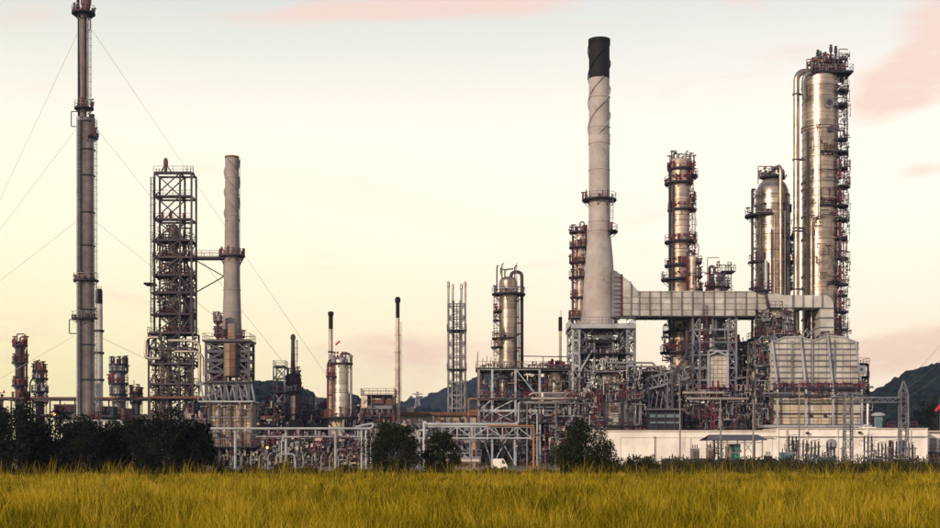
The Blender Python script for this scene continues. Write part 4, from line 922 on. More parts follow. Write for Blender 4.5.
for y in (322, 333, 347): t.rod('nozzle', (518, y, 2), (524, y, 2), .7, 'weath', 10)

# pipe bridge, tank and van
t = Thing('pipe_bridge', 'pale steel truss pipe bridge with an orange end post in front of the deck structure', 'pipe bridge', 480, 204)
t.bar('top_chord', (428, 426.4, 0), (532, 426.4, 0), .2, 'pale'); t.bar('bottom_chord', (428, 438, 0), (532, 438, 0), .2, 'pale'); t.bar('top_chord', (428, 426.4, 3), (532, 426.4, 3), .3, 'galv'); t.bar('bottom_chord', (428, 438, 3), (532, 438, 3), .3, 'galv')
for x in (442, 457, 472, 487.5, 502.5, 517.5, 531): t.bar('web_post', (x, 439.4, 0), (x, 426.4, 0), .17, 'pale')
for a, b in ((442, 457), (472, 457), (472, 487.5), (502.5, 487.5), (502.5, 517.5), (531, 517.5)): t.bar('web_diagonal', (a, 437.5, .05), (b, 427, .05), .14, 'pale')
t.pipe('top_pipe', [(424, 470, .6), (424, 421, .6), (427, 424, .6), (513, 424, .6), (518, 424, .6)], 1.35, 'ppale', n=14); t.pipe('inner_pipe', [(426, 434.8, 1.2), (520, 434.8, 1.2)], .8, 'pipe'); t.pipe('inner_pipe', [(430, 435.2, 2.2), (540, 435.2, 2.2)], 1.0, 'weath')
t.bar('orange_beam', (487, 425.6, -.35), (534, 425.6, -.35), .22, 'orange'); t.bar('orange_post', (533.4, t.g, -.3), (533.4, 426, -.3), .3, 'orange')
for x in (492, 514.6): t.bar('bridge_leg', (x, t.g, .3), (x, 438, .3), .26, 'pale')
for x in (472, 476): t.bar('bridge_leg', (x, t.g, 2.2), (x, 438, 2.2), .22, 'orange' if x == 476 else 'pale')
t.rod('red_standpipe', (545.5, t.g, 1), (545.5, 428, 1), .45, 'red', 8)
t = Thing('pipe_riser', 'pale bent pipe pair rising left of the pipe bridge', 'pipe', 419, 206)
for k, x in enumerate((416, 419.5, 423)): t.pipe('riser', [(x - 12, 434 + k * 2, 1), (x, 434 + k * 2, 1), (x, t.g, 1)], .8, 'ppale' if k else 'pipe')
t.pipe('riser', [(417, 470, 2), (417, 430, 2), (428, 430, 2)], 1.1, 'ppale')
t = Thing('storage_tank', 'silver horizontal storage tank behind the smaller dark tree', 'tank', 462, 203)
a = t.rod('shell', (444, 461.2, 0), (480, 461.2, 0), 4.3, 'clad', 24)
for x in (444, 480): t.rod('end_cap', (x - .8, 461.2, 0), (x + .8, 461.2, 0), 4.5, 'clad', 24)
for x in (449, 460, 471): t.rod('band', (x - .4, 461.2, 0), (x + .4, 461.2, 0), 4.45, 'weath', 24)
for x in (450, 474): t.box('saddle', x - 1.5, x + 1.5, 463, t.g, -.6, .6, 'pole')
t.rod('hatch', (462, 457.4, 0), (462, 455.6, 0), 1.2, 'weath', 12); t.deck(472, 481, 456.6, -.4, .4, 'galv', 'galv', 'fb', .1)
# white van seen from the side
t = Thing('white_van', 'white cab-over van parked under the pipe bridge', 'van', 500, 201)
prof = [(492.8, 468.4), (492.8, 459.5), (493.6, 458.7), (502.6, 458.7), (503.6, 459.0), (506.4, 464.2), (507.0, 465.2), (507.0, 468.4)]
n = len(prof); V = [t.P(x, y, -.95) for x, y in prof] + [t.P(x, y, .95) for x, y in prof]
t.add('body', mesh_from(V, [tuple(range(n)), tuple(reversed(range(n, 2 * n)))] + [(i, n + i, n + (i + 1) % n, (i + 1) % n) for i in range(n)], 'white'))
def quad(t, name, pts, d, mt, th=.03): 
    P = [t.P(x, y, d) for x, y in pts]; V = P + [p + Vector((0, th, 0)) for p in P]; k = len(P)
    return t.add(name, mesh_from(V, [tuple(range(k)), tuple(reversed(range(k, 2 * k)))] + [(i, k + i, k + (i + 1) % k, (i + 1) % k) for i in range(k)], mt))
quad(t, 'side_window', [(502.0, 459.8), (503.3, 459.8), (505.3, 463.6), (502.0, 463.6)], -.975, 'glass'); quad(t, 'door_seam', [(501.3, 459.4), (501.45, 459.4), (501.45, 467.5), (501.3, 467.5)], -.965, 'pole', .02)
p = [t.P(503.95, 459.7, 0), t.P(506.2, 463.9, 0)]; nrm = Vector((p[0].z - p[1].z, 0, p[1].x - p[0].x)).normalized() * .02
t.add('windscreen', mesh_from([q + Vector((0, s, 0)) + nrm * e for e in (0, 1) for q in p for s in (-.8, .8)], [(0, 1, 3, 2), (4, 6, 7, 5), (0, 4, 5, 1), (2, 3, 7, 6), (0, 2, 6, 4), (1, 5, 7, 3)], 'glass'))
for x in (495.3, 504.4):
    for d in (-.86, .86): a = t.rod('wheel', (x, 468.3, d - .1), (x, 468.3, d + .1), 2.1, 'tyre', 20); t.rod('hub_cap', (x, 468.3, d - .13), (x, 468.3, d + .13), 1.1, 'galv', 14, a)
t.box('bumper', 506.4, 507.5, 467, 468.6, -.9, .9, 'roofd'); t.rod('headlight', (507.05, 466.2, -.6), (507.25, 466.2, -.6), .7, 'glass', 12); t.rod('headlight', (507.05, 466.2, .6), (507.25, 466.2, .6), .7, 'glass', 12)
# thin stack behind
t = Thing('flue_stack', 'short thin stack with black band just left of the big pale stack foot', 'stack', 560.3, 270, 'slim black-topped stacks')
t.lathe('shaft', 560.3, [(1.4, t.g), (1.3, 331)], 'pink', 0, 12); t.lathe('black_top', 560.3, [(1.9, 331), (1.9, 317)], 'black', 0, 14); t.lathe('tip', 560.3, [(1.2, 317), (1.2, 312), (.6, 310)], 'white', 0, 12)

# ------------------------------------------------------------------ red and white column behind the big stack
t = small_column('platform_column', 'red and white ladder-hung column hidden behind the big pale stack', 580, 258, 226, 4.6, [(232, 9, -2), (247, 9, -2), (262, 9, -2), (277, 9.5, -2), (297, 8, -2), (318, 10, -2)], 'pink', 'red', None, True, 330)
for y0, y1, x in ((226, 247, 586), (247, 277, 575), (277, 320, 573)): t.ladder(x, y0, y1, -1.2, 'red')
t.cyl('side_pipe', 573, 236, 400, 1.0, 'dark', .5, 10); t.cyl('side_pipe', 586.5, 224, 400, 1.2, 'rust', 1, 10); t.cyl('skirt', 580, 330, t.g, 4.6, 'weath', 0, 24)

# ------------------------------------------------------------------ the big pale stack on its steel tower
t = Thing('stack_tower', 'grey braced steel tower carrying the big pale stack', 'steel tower', 600, 244)
t.frame([571, 577.5], [331, 342, 355, 367, 380, 398], [-4, 8], 'pale', .46, None, 'x/x\\xx', .2, 'galv'); t.frame([624.5, 632], [331, 342, 355, 367], [-4, 8], 'galv', .55, None, 'x\\x/x', .26)
t.frame([592.3, 611], [338, 343], [-3.5, 7.5], 'galv', .5, 374, 'x.', .25)
t.box('bearing_beam', 569.2, 633, 326.3, 330.6, -4.8, -3.9, 'pale'); t.box('bearing_beam', 569.2, 633, 326.3, 330.6, 8, 9, 'galv'); t.box('bearing_slab', 569.6, 632.6, 325.4, 327, -3.9, 8.6, 'galv')
t.rail([t.P(x, 325.6, d) for x, d in ((569.6, -4.6), (632.8, -4.6), (632.8, 8.8), (569.6, 8.8))], 'galv', closed=True)
for x0, x1 in ((578, 592), (611, 624)): t.bars('haunch', [((x0, 330, -3), (x1, 345, -3)), ((x1, 330, -3), (x0, 345, -3)), ((x0, 355, -3), (x1, 345, -3))], .28, 'galv')
t.deck(584, 617, 341.5, -4.6, 6, 'dark', 'weath', 'f'); t.deck(578, 626, 354.8, -4.8, 7, 'dark', 'weath', 'f'); t.box('valve_gear', 598, 612, 332, 336, -2, 4, 'dark'); t.box('valve_gear', 587, 600, 346, 352, 0, 5, 'weath')
for k in range(22):
    r = random.Random(k + 500); x = r.uniform(578, 628); y = r.uniform(332, 390); d = r.uniform(-2, 7); t.pipe('pipe', [(x, y, d), (x, y + r.uniform(6, 20), d), (x + r.uniform(-8, 8), y + 12, d)], r.uniform(.4, .9), r.choice(['weath', 'galv', 'red', 'pipe', 'dark']), n=8)
h = t.lathe('hopper', 608, [(8.6, 364), (8.6, 357), (5.5, 350), (5.5, 344)], 'whitep', 0, 4, angle=10); 
t.panels(600.2, 616, 357, 364, 4, 1, -3.2, 'whitep')
t.box('burner_house', 600, 617, 375, 392, -4, 5, 'whitep'); t.panels(600.2, 616.8, 375.6, 391.8, 5, 3, -4.2, 'whitep', .1); t.box('house_roof', 591.5, 619.5, 372.8, 374.2, -6, 5.5, 'galv')
for k, (y, x1) in enumerate(((364.5, 650), (368, 656), (371.5, 660))): t.pipe('header_pipe', [(604 + 2 * k, 358, -4.5 + k), (604 + 2 * k, y, -4.5 + k), (x1, y, -4.5 + k), (x1 + 3, y + 6, -4.5 + k)], 1.05, 'pipe', n=10)
for k in range(6): t.pipe('hose_bend', [(598 + k * 2.6, 366, -4), (598 + k * 2.6, 361, -4), (600 + k * 2.6, 360, -4), (600.5 + k * 2.6, 366, -4)], .55, 'ppale', n=8)
t.tangle(572, 632, 331, 400, -3.5, 8, 420, ('weath', 'galv', 'dark', 'red', 'pipe', 'galv')); t.tangle(570, 640, 372, 402, -6, -4, 120)
t.bars('stair', [((580, 398, -4.5), (592, 372, -4.5)), ((582, 398, -4.5), (594, 372, -4.5)), ((578, 372, -4.6), (590, 352, -4.6))], .26, 'pale')

t = Thing('tall_stack', 'big pale tapering stack with black top in the middle of the plant', 'chimney', 600.5, 246, z=26.0)
t.lathe('shaft', 600.3, [(18.2, 325.4), (17.6, 318), (15.6, 286), (13.6, 255), (12.0, 238), (11.2, 229), (10.6, 223), (10.4, 160), (10.3, 76)], 'stackw', 2, 48)
t.lathe('black_top', 600.3, [(10.4, 76.2), (10.45, 40), (11.1, 39.5), (11.1, 36.5), (9.6, 36), (9.4, 44)], 'black', 2, 48)
for y, q in ((41.5, 10.6), (95, 10.5), (125, 10.5), (133, 10.6), (141.5, 10.6), (168, 10.5), (198, 10.5), (220, 10.8), (229.5, 11.4)): t.lathe('band', 600.3, [(q - .3, y + .6), (q + .45, y + .5), (q + .45, y - .5), (q - .3, y - .6)], 'stackw' if y > 60 else 'black', 2, 48)
for y, q in ((255, 13.6), (271, 14.7), (287, 15.7), (303, 16.7), (318, 17.6)): t.lathe('weld_seam', 600.3, [(q - .2, y + .25), (q + .1, y + .2), (q + .1, y - .2), (q - .2, y - .25)], 'stackw', 2, 48)
for ph in (0.3, 2.4, 4.5): helix(t, 600.3, 11.2, 134, 76, .75, ph, .55, 'stackw', 2); helix(t, 600.3, 11.2, 76, 42, .42, ph + .75 * 2 * math.pi, .6, 'black', 2)
t.lathe('collar', 600.3, [(10.4, 141), (10.9, 139), (10.9, 134), (10.4, 132)], 'stackw', 2, 48)
t.ring(600.3, 197.5, 17.5, 10.3, 'dark', 'galv', 2); t.ring(603, 229.5, 16, 10, 'dark', 'galv', 2, -60, 60)
t.ladder(611.4, 198, 229, .2, 'galv'); t.ladder(618, 231, 322, .4, 'galv') if 0 else None
for a in range(8): t.bar('base_gusset', (600.3 + 18.6 * math.cos(a * .785), 325.2, 2 + 18.6 * math.sin(a * .785) * t.k), (600.3 + 17.2 * math.cos(a * .785), 316, 2 + 17.2 * math.sin(a * .785) * t.k), .25, 'stackw')

# ------------------------------------------------------------------ flue duct
t = Thing('flue_duct', 'long panelled horizontal duct joining the big stack to the right hand heater', 'duct', 700, 244, z=24.0)
d0, d1 = -1.6, 4.4
def prism(t, name, prof, d0, d1, mt, under=None):
    n = len(prof); V = [t.P(x, y, d0) for x, y in prof] + [t.P(x, y, d1) for x, y in prof]
    return t.add(name, mesh_from(V, [tuple(range(n)), tuple(reversed(range(n, 2 * n)))] + [(i, n + i, n + (i + 1) % n, (i + 1) % n) for i in range(n)], mt), None, under)
prism(t, 'duct_core', [(621, 316.4), (621, 276.5), (629.6, 283), (637.6, 292.6), (765, 293), (765, 316.8), (638, 316.8)], d0 + .3, d1, 'duct')
prism(t, 'expansion_joint', [(611, 317), (612, 270.5), (616, 272), (620, 275.5), (620, 316.6)], d0 + .5, d1 - .2, 'cladg')
for k in range(9): t.box('bellows_fin', 613.5, 619.8, 277 + k * 4.3, 278.2 + k * 4.3, d0 + .1, d0 + .5, 'galv')
t.box('red_flange', 619.9, 621.6, 275.2, 317.6, d0 - .1, d1 + .3, 'red')
def qpanel(t, pts, d, mt, g=.05, th=.12, name='panel'):
    c = sum((t.P(x, y, d) for x, y in pts), Vector()) / len(pts); P = []
    for x, y in pts:
        p = t.P(x, y, d); e = p - c; P.append(p - Vector((math.copysign(g, e.x), 0, math.copysign(g, e.z))))
    V = P + [p + Vector((0, th + .15, 0)) for p in P]; k = len(P)
    return t.add(name, mesh_from(V, [tuple(range(k)), tuple(reversed(range(k, 2 * k)))] + [(i, k + i, k + (i + 1) % k, (i + 1) % k) for i in range(k)], mt))
top = lambda x: 277 + (x - 621.6) * .80 if x < 629.6 else 283.4 + (x - 629.6) * 1.16 if x < 637.6 else 293
xs = [621.6, 629.6, 637.6]; yrow = [316.6, 310.5, 304.3, 298.4]
for a, b in zip(xs, xs[1:]):
    for j in range(3): qpanel(t, [(a, yrow[j]), (a, yrow[j + 1]), (b, yrow[j + 1]), (b, yrow[j])], d0, 'duct')
    qpanel(t, [(a, 298.4), (a, top(a)), (b, top(b)), (b, 298.4)], d0, 'duct')
xs2 = list(np.linspace(637.6, 765, 13))
for a, b in zip(xs2, xs2[1:]):
    for j, (u, v) in enumerate(zip([293, 298.8, 304.8, 310.8], [298.8, 304.8, 310.8, 316.8])): qpanel(t, [(a, v), (a, u), (b, u), (b, v)], d0, 'duct')
for x in xs[1:] + xs2[1:]: t.box('rib', x - .35, x + .35, top(x) - .9, 317.9, d0 - .35, d1 + .3, 'galv')
t.box('edge_angle', 637, 765.5, 316.9, 317.6, d0 - .25, d1 + .2, 'weath'); t.box('edge_angle', 637.6, 765, 292.2, 292.9, d0 - .2, d1, 'duct')
for x in (706, 712): t.bar('duct_hanger', (x, 317.9, d0 + 1), (x, 330, d0 + 1), .3, 'galv')
# the narrow continuation and its elbow down into the heater roof
prism(t, 'branch_core', [(765, 309.6), (765, 296), (778, 296), (778, 309.6)], d0 + .3, d1, 'ductl')
t.box('branch_core', 782, 820, 296, 308.6, d0 + .3, d1 - .6, 'ductl')
E = [(820, 296), (825, 296.6), (828.6, 299), (830.8, 303), (831.4, 308)]; prism(t, 'elbow', [(820, 308.6)] + E + [(831.4, 338), (818.4, 338), (818.4, 308.7)], d0 + .05, d1 - .6, 'ductl')
for k, x in enumerate(np.linspace(782, 810.3, 4)): qpanel(t, [(x, 308.4), (x, 296.2), (x + 9.4, 296.2), (x + 9.4, 308.4)], d0, 'ductl')
for x in (791.5, 801, 810.4, 819.8): t.box('rib', x - .3, x + .3, 295.4, 309.2, d0 - .25, d1 - .5, 'galv')
for y in (309, 318.5, 328): t.box('rib', 817.8, 832, y - .4, y + .4, d0 - .25, d1 - .5, 'galv')
prism(t, 'downcomer', [(765.5, 316), (765.5, 293.4), (781.8, 296.4), (789.5, 296.4), (789.5, 340), (774, 340), (774, 322)], d0 - .4, d1 + .2, 'ductl')
for y in (309, 322): t.box('rib', 765, 790.2, y - .4, y + .4, d0 - .7, d1 + .3, 'galv')
t.bars('duct_stair', [((767, 342, d0 - 1), (782, 310, d0 - 1)), ((769, 342, d0 - 1), (784, 310, d0 - 1)), ((766, 310, d0 - 1), (760, 290, d0 - 1))], .25, 'weath')
t.deck(752, 768, 291.5, d0 - 1.6, d0 + 2, 'dark', 'red'); t.deck(764, 778, 309.4, d0 - 2, d0 + .2, 'dark', 'red'); t.deck(752, 792, 337.6, d0 - 2, d1, 'dark', 'red')
t.tangle(752, 790, 312, 340, d0 - 1.8, d0 - .6, 90)
for k in range(12): t.rod('red_valve', (753 + k * 3, 337, d0 - 1), (753 + k * 3, 333 - k % 3, d0 - 1), .6, 'red', 8)

# ------------------------------------------------------------------ octagonal heater under the big stack
def oct_heater(label, px, Y, r, y0, y1, mt, d, rows, name='cabin_heater', face=30, sides=8, rot=0.0):
    t = Thing(name, label, 'heater', px, Y); c = Vector((t.X(px), Y + d, 0)); R = r * t.k
    A = [math.pi * 2 * (i + .5) / sides + rot for i in range(sides)]
    V = [c + Vector((R * math.cos(a), R * math.sin(a), t.Z(y))) for y in (y1, y0) for a in A]; n = sides
    t.add('firebox', mesh_from(V, [tuple(reversed(range(n))), tuple(range(n, 2 * n))] + [(i, (i + 1) % n, n + (i + 1) % n, n + i) for i in range(n)], 'tan'))
    for i in range(n):
        a, b = A[i], A[(i + 1) % n]; p, q = Vector((R * math.cos(a), R * math.sin(a), 0)), Vector((R * math.cos(b), R * math.sin(b), 0)); m = (p + q) / 2
        if m.y > R * .4: continue
        out = m.normalized() * .12; cols = 4
        for j in range(rows):
            za, zb = t.Z(y1 + (y0 - y1) * j / rows) + .05, t.Z(y1 + (y0 - y1) * (j + 1) / rows) - .05
            for k in range(cols):
                u, v = p.lerp(q, (k + .03) / cols), p.lerp(q, (k + .97) / cols)
                P = [c + u * .99 + Vector((0, 0, za)), c + v * .99 + Vector((0, 0, za)), c + v * .99 + Vector((0, 0, zb)), c + u * .99 + Vector((0, 0, zb))]
                V = P + [w + out + m.normalized() * R * .01 for w in P]
                t.add('panel', mesh_from(V, [(0, 1, 2, 3), (4, 7, 6, 5)] + [(e, 4 + e, 4 + (e + 1) % 4, (e + 1) % 4) for e in range(4)], mt[(i + j * 3 + k * 5) % len(mt)] if isinstance(mt, list) else mt))
        t.add('corner_post', unit_box('galv'), bar_matrix(c + p * 1.015 + Vector((0, 0, -.05)), c + p * 1.015 + Vector((0, 0, t.Z(y0) + .3)), .42, .42))
    return t
t = oct_heater('cream eight-sided heater at the foot of the big pale stack above the white wall', 601, 246, 37, 402, 430, ['cream', 'cream', 'whitep'], 0, 4)
t.cyl('lower_casing', 601, 430, t.g, 33, 'tan', 0, 8); t.deck(562, 640, 400.4, -7.6, 7, 'weath', 'red', 'flr', .35)
for x in (566, 582, 600, 621, 635): t.bar('buckstay', (x, t.g, -7.3), (x, 400.4, -7.3), .45, 'galv')
t.deck(580, 640, 426, -8.4, -6.5, 'dark', 'weath', 'f')
t.bars('red_stair', [((593, 430, -8), (598, 416, -8)), ((598, 416, -8), (593, 402, -8)), ((593, 430, -8), (593, 392, -8)), ((598, 430, -8), (598, 392, -8)), ((593, 402, -8.1), (598, 402, -8.1)), ((593, 411, -8.1), (598, 411, -8.1)), ((593, 421, -8.1), (598, 421, -8.1))], .3, 'red')
for k in range(14): t.pipe('manifold_bend', [(584 + k * 4, 400, -6.8), (584 + k * 4, 395, -6.8), (586 + k * 4, 393.6, -6.8), (587 + k * 4, 400, -6.8)], .6, ['red', 'pipe', 'weath', 'ppale'][k % 4], n=8)
for k in range(2): a = t.rod('peephole', (604 + k * 11, 420, -7.0), (604 + k * 11, 420, -7.35), 1.2, 'dark', 14)
t.tangle(562, 642, 392, 401, -8, 4, 150); t.tangle(564, 640, 401, 430, -8.6, -7.4, 70, r1=.4)
t.box('access_hatch', 606, 613, 407, 413, -7.1, -6.9, 'rust')
rack('dark steel rack right of the big stack foot with long header pipes', 619, 672, [373, 386, 399, 412], 250, 9, 13, 44, PM + ['dark', 'weath'], 'weath', .4, 44, '\\.x/', 4, 'red', 8, 20, 14)
rack('low pipe rack between the deck structure and the cream eight-sided heater', 556, 600, [403, 416, 430], 238, 5, 14, 45, PM, 'galv', .32, 26, '..x', 3, 'red', 4, 10, 5)
t = Thing('truss_conveyor', 'sloping grey truss gantry left of the dark bent pipe', 'gantry', 658, 243)
t.bar('chord', (645, 379, -2), (688, 367, -2), .35, 'galv'); t.bar('chord', (645, 390, -2), (688, 378, -2), .35, 'galv'); t.bar('chord', (645, 390, 1), (688, 378, 1), .35, 'galv')
for k in range(7): x = 645 + k * 6; y = 379 - k * 1.67; t.bar('web', (x, y, -2.1), (x + 6, y + 9.3, -2.1), .2, 'galv'); t.bar('web', (x, y, -1.9), (x, y + 11, -1.9), .2, 'galv')
for x in (648, 668, 686): t.bar('leg', (x, t.g, -1), (x, 384, -1), .4, 'galv')
t.tangle(640, 690, 366, 412, -2, 6, 260)
for k in range(5): t.bar('raker', (646 + k * 5, 430, -1.5), (652 + k * 5, 392, -1.5), .22, 'galv')
t = Thing('control_cabin', 'dark blue-black cabin block above the white wall, right of the cream heater', 'cabin', 660, 240)
t.box('body', 645, 679, 411, t.g, -4, 5, 'dark'); t.box('roof', 643.5, 680, 409.3, 411, -5, 6, 'roofd'); t.box('louvre_strip', 647, 677, 415, 418, -4.2, -4, 'blueg'); t.box('louvre_strip', 647, 677, 422, 424, -4.2, -4, 'blueg')
for x in (653, 662, 671): t.bar('mullion', (x, 430, -4.15), (x, 411.2, -4.15), .25, 'weath')
t = Thing('bent_pipe', 'dark thick pipe bending down beside the pink platform column', 'pipe', 674, 240)
t.pipe('pipe', [(687, 330, 0), (687, 356, 0), (672.5, 374, 0), (672.5, t.g, 0)], 1.7, 'weath', 1.4, 14); t.rod('flange', (672.5, 396, 0), (672.5, 394.6, 0), 2.5, 'weath', 16); t.rod('flange', (687, 341, 0), (687, 339.6, 0), 2.5, 'weath', 16)
for x in (668, 680): t.bar('guide_post', (x, t.g, .6), (x, 376, .6), .25, 'galv')

# ------------------------------------------------------------------ pink platform column and neighbours
t = Thing('platform_column', 'tall pink and silver column ringed with dark platforms behind the long duct', 'column', 680, 252)
t.shell(680, 158, 350, 9.6, 'pink', 0, .4, 4.4, rings=(176, 200, 226, 252, 300, 340)); t.cyl('skirt', 680, 350, t.g, 10, 'pink', 0, 28)
for y, w, x in ((169, 13.5, 681), (183, 14, 678.5), (209.5, 14.5, 682), (241.5, 16, 680.5), (265, 15.5, 680), (279, 17.5, 678.5), (331, 14, 677), (352, 19, 679)): t.ring(x, y, w, 8.8, 'dark', 'red', 0, th=.34)
t.ring(684, 176, 14, 9, 'dark', 'red', 0, -70, 40); t.ring(686, 199, 10.5, 6, 'dark', 'red', 0, -70, 60); t.cyl('side_pipe', 669, 172, 352, 1.3, 'dark', -1, 12); t.cyl('side_pipe', 671.8, 186, 352, .8, 'weath', -1.6, 10)
t.ladder(690.5, 166, 209, -1.2, 'red'); t.ladder(692.6, 209, 330, -1, 'red'); t.cyl('side_pipe', 691, 300, 352, 1.5, 'weath', 0, 12)
for k, x in enumerate((671, 674, 678, 682, 686, 690, 694)): t.pipe('relief_line', [(x, 168.5, 0), (x, 158 - (k * 5) % 7, 0), (x + 2.2, 157 - (k * 5) % 7, 0)], .75, ['red', 'weath', 'orange', 'red', 'galv', 'weath', 'galv'][k], n=8); t.rod('valve_head', (x - 1, 163 + k % 3, -.8), (x + 1, 163 + k % 3, -.8), .9, 'red', 8)
t.rod('aerial', (676.5, 160, 0), (676.5, 150, 0), .35, 'dark', 6)
for y in (178, 205, 236, 259, 273): 
    for x in (672, 677, 683, 688): t.rod('nozzle', (x, y, -1.7), (x, y, -2.3), 1.0, 'red' if x % 2 else 'weath', 10)
for y in (216, 221, 246, 250): t.lathe('insulation_hoop', 680, [(9.5, y + .3), (9.85, y + .25), (9.85, y - .25), (9.5, y - .3)], 'weath', 0, 32)
for k in range(10): t.pipe('base_pipe', [(664 + k * 3.2, 351, -2.6), (664 + k * 3.2, 345 - (k * 3) % 6, -2.6), (667 + k * 3.2, 344 - (k * 3) % 6, -2.6)], .8, ['red', 'rust', 'weath'][k % 3], n=8)
t.tangle(664, 698, 320, 362, -3, 3, 130); t.tangle(689, 695, 165, 330, -2.2, 1, 60, r1=.4); t.tangle(669, 693, 152, 170, -1, 1.5, 40)
t = small_column('slim_column', 'short pinkish side column tucked right of the tall ringed pink column', 692.5, 248, 255, 4.2, [(262, 6.5, 3, -90, 90), (276, 8, 2, -90, 90), (289, 7.5, 3, -90, 90)], 'pink', 'red', -5, False, 330)
t.pipe('overhead_pipe', [(692.5, 257, 0), (692.5, 251, 0), (687.5, 251, 0), (687.5, 300, 0)], 1.3, 'weath'); t.cyl('side_pipe', 698.5, 262, 340, 1.0, 'galv', 0, 10); t.cyl('skirt', 692.5, 330, t.g, 4, 'weath', 0, 16)
t.pipe('bent_line', [(697, 262, 0), (699, 246, 0), (694, 240, 0)], .5, 'orange')
t = Thing('grey_column', 'dark grey drum column with orange davit above the long duct', 'column', 718, 252)
t.shell(717.5, 272, 330, 8.0, 'cladg', 0, .6, 4, rings=(286, 300)); t.cyl('skirt', 717.5, 330, t.g, 7, 'cladg', 0, 24)
t.ring(718, 287, 12, 7.5, 'dark', 'weath', 0, 180, 400); t.deck(720, 733.5, 272, -2, 2, 'dark', 'weath'); t.pipe('overhead_pipe', [(715, 275, 0), (714, 266.5, 0), (709.6, 266.5, 0), (709.6, 300, 0)], 1.5, 'cladg', 1.2, 12)
t.pipe('davit', [(706.5, 292, -1), (706.5, 258.5, -1), (718, 258.5, -1)], .4, 'orange', .2); t.rod('manway', (717.5, 281, -1.5), (717.5, 281, -2), 2.6, 'weath', 18); t.ladder(729, 262, 330, -.4, 'weath'); t.cyl('side_pipe', 707, 285, 400, .9, 'weath', .4, 10)
t = Thing('convection_tower', 'grey braced tower with a smooth vessel and pale box under the long duct', 'steel tower', 712, 246)
t.frame([690, 697, 725, 733], [318.4, 331, 343.5, 356, 369, 381, 392], [-3, 7], 'galv', .42, None, '/.x\\./x.\\', .2)
t.shell(714.3, 318.6, 352, 9.8, 'cladg', 1, .05, 8, 'grey_vessel', (334,)); t.lathe('vessel_cone', 714.3, [(8.4, 357), (9.8, 352)], 'cladg', 1, 32)
t.box('pale_box', 705.6, 723.6, 357, 388, -3, 5, 'whitep'); t.panels(705.9, 723.3, 357.6, 387.4, 4, 7, -3.22, ['whitep', 'whitep', 'cream'], .1); t.bars('box_brace', [((705, 357, -3.6), (714, 352.8, -3.6)), ((723.6, 357, -3.6), (714, 352.8, -3.6))], .3, 'pale')
for x in (705.2, 723.9): t.bar('box_edge', (x, 389, -3.3), (x, 352, -3.3), .45, 'pale')
t.box('box_edge', 704.6, 724.6, 351.6, 353, -3.7, 5, 'pale'); t.ladder(701.6, 307, 353, -3.5, 'red', True, .7)
t.bars('red_stair', [((708, 400, -5), (713, 388, -5)), ((708, 402, -5), (708, 382, -5)), ((713, 402, -5), (713, 382, -5)), ((708, 388, -5.1), (713, 400, -5.1))], .32, 'red')
for y, x0, x1 in ((331, 690, 733), (356, 690, 733), (381, 690, 733)): t.deck(x0, x1, y - .4, 2, 7, 'dark', 'weath', '')
for k in range(34):
    r = random.Random(k + 900); x = r.choice((r.uniform(690, 704), r.uniform(724, 734))); y = r.uniform(325, 385); d = r.uniform(-2.5, 6); t.pipe('pipe', [(x, y, d), (x, y + r.uniform(6, 26), d), (x + r.uniform(-7, 7), y + 14, d)], r.uniform(.45, 1.0), r.choice(['weath', 'galv', 'red', 'pipe', 'dark', 'rust']), n=8)
t.tangle(690, 734, 300, 398, -3, 7, 420); t.tangle(690, 734, 262, 318, -2, 4, 60, ('weath', 'galv', 'red'))
t = oct_heater('tan round heater below the pale box, behind two long silver pipes', 712, 248, 28, 404, 430, ['cream', 'tan', 'tan'], 0, 3, sides=12)
t.cyl('lower_casing', 712, 430, t.g, 25, 'tan', 0, 12); t.deck(682, 742, 392.4, -7, 6, 'dark', 'red', 'f'); t.deck(680, 742, 421.4, -7, -4.6, 'dark', 'red', 'f')
t.pipe('silver_header', [(676, 394.6, -7.4), (718, 394.6, -7.4), (718, 398, -6)], 1.5, 'silver', n=14); t.pipe('silver_header', [(680, 400.4, -7.6), (740, 400.4, -7.6)], 1.5, 'silver', n=14)
t.tangle(680, 742, 392, 431, -7.6, -5.5, 240)
for x in (683, 700, 719, 727, 741): t.bar('buckstay', (x, t.g, -6.2), (x, 392.6, -6.2), .4, 'dark')
t.bars('red_stair', [((704, 430, -7.4), (704, 404, -7.4)), ((707, 430, -7.4), (707, 404, -7.4)), ((704, 417, -7.4), (707, 414, -7.4)), ((704, 409, -7.4), (707, 406, -7.4)), ((704, 425, -7.4), (707, 422, -7.4))], .25, 'red')
rack('dark congested rack between the pale box tower and the big ribbed heater', 728, 768, [372, 384, 397, 414, 428], 246, 9, 13, 61, PD + ['galv', 'silver'], 'dark', .42, 52, '/.x\\', 4, 'red', 9, 18, 20, ('dark', 'weath', 'dark'))
rack('upper dark valve rack against the domed silver column foot', 736, 768, [344, 357], 250, 7, 16, 63, PD, 'weath', .35, 18, '.x', 3, 'red', 4, 12, 6)
t.tangle(730, 768, 346, 372, -2, 7, 160)
t = Thing('exchanger_bank', 'row of pale arched pipe bends before the dark rack left of the ribbed heater', 'exchanger', 745, 243)
for k in range(5): t.pipe('arched_bend', [(736 + k * 4.6, 394, -1), (736 + k * 4.6, 385, -1), (739.5 + k * 4.6, 385, -1), (739.5 + k * 4.6, 394, -1)], .75, 'pipe', .5, 10)
t.bar('support_beam', (733, 394.5, -1), (759, 394.5, -1), .35, 'galv'); t.bar('support_beam', (733, 379, -1), (757, 376, -1), .35, 'galv')
for x in (734.5, 746, 758): t.bar('leg', (x, t.g, -1), (x, 377, -1), .3, 'galv')

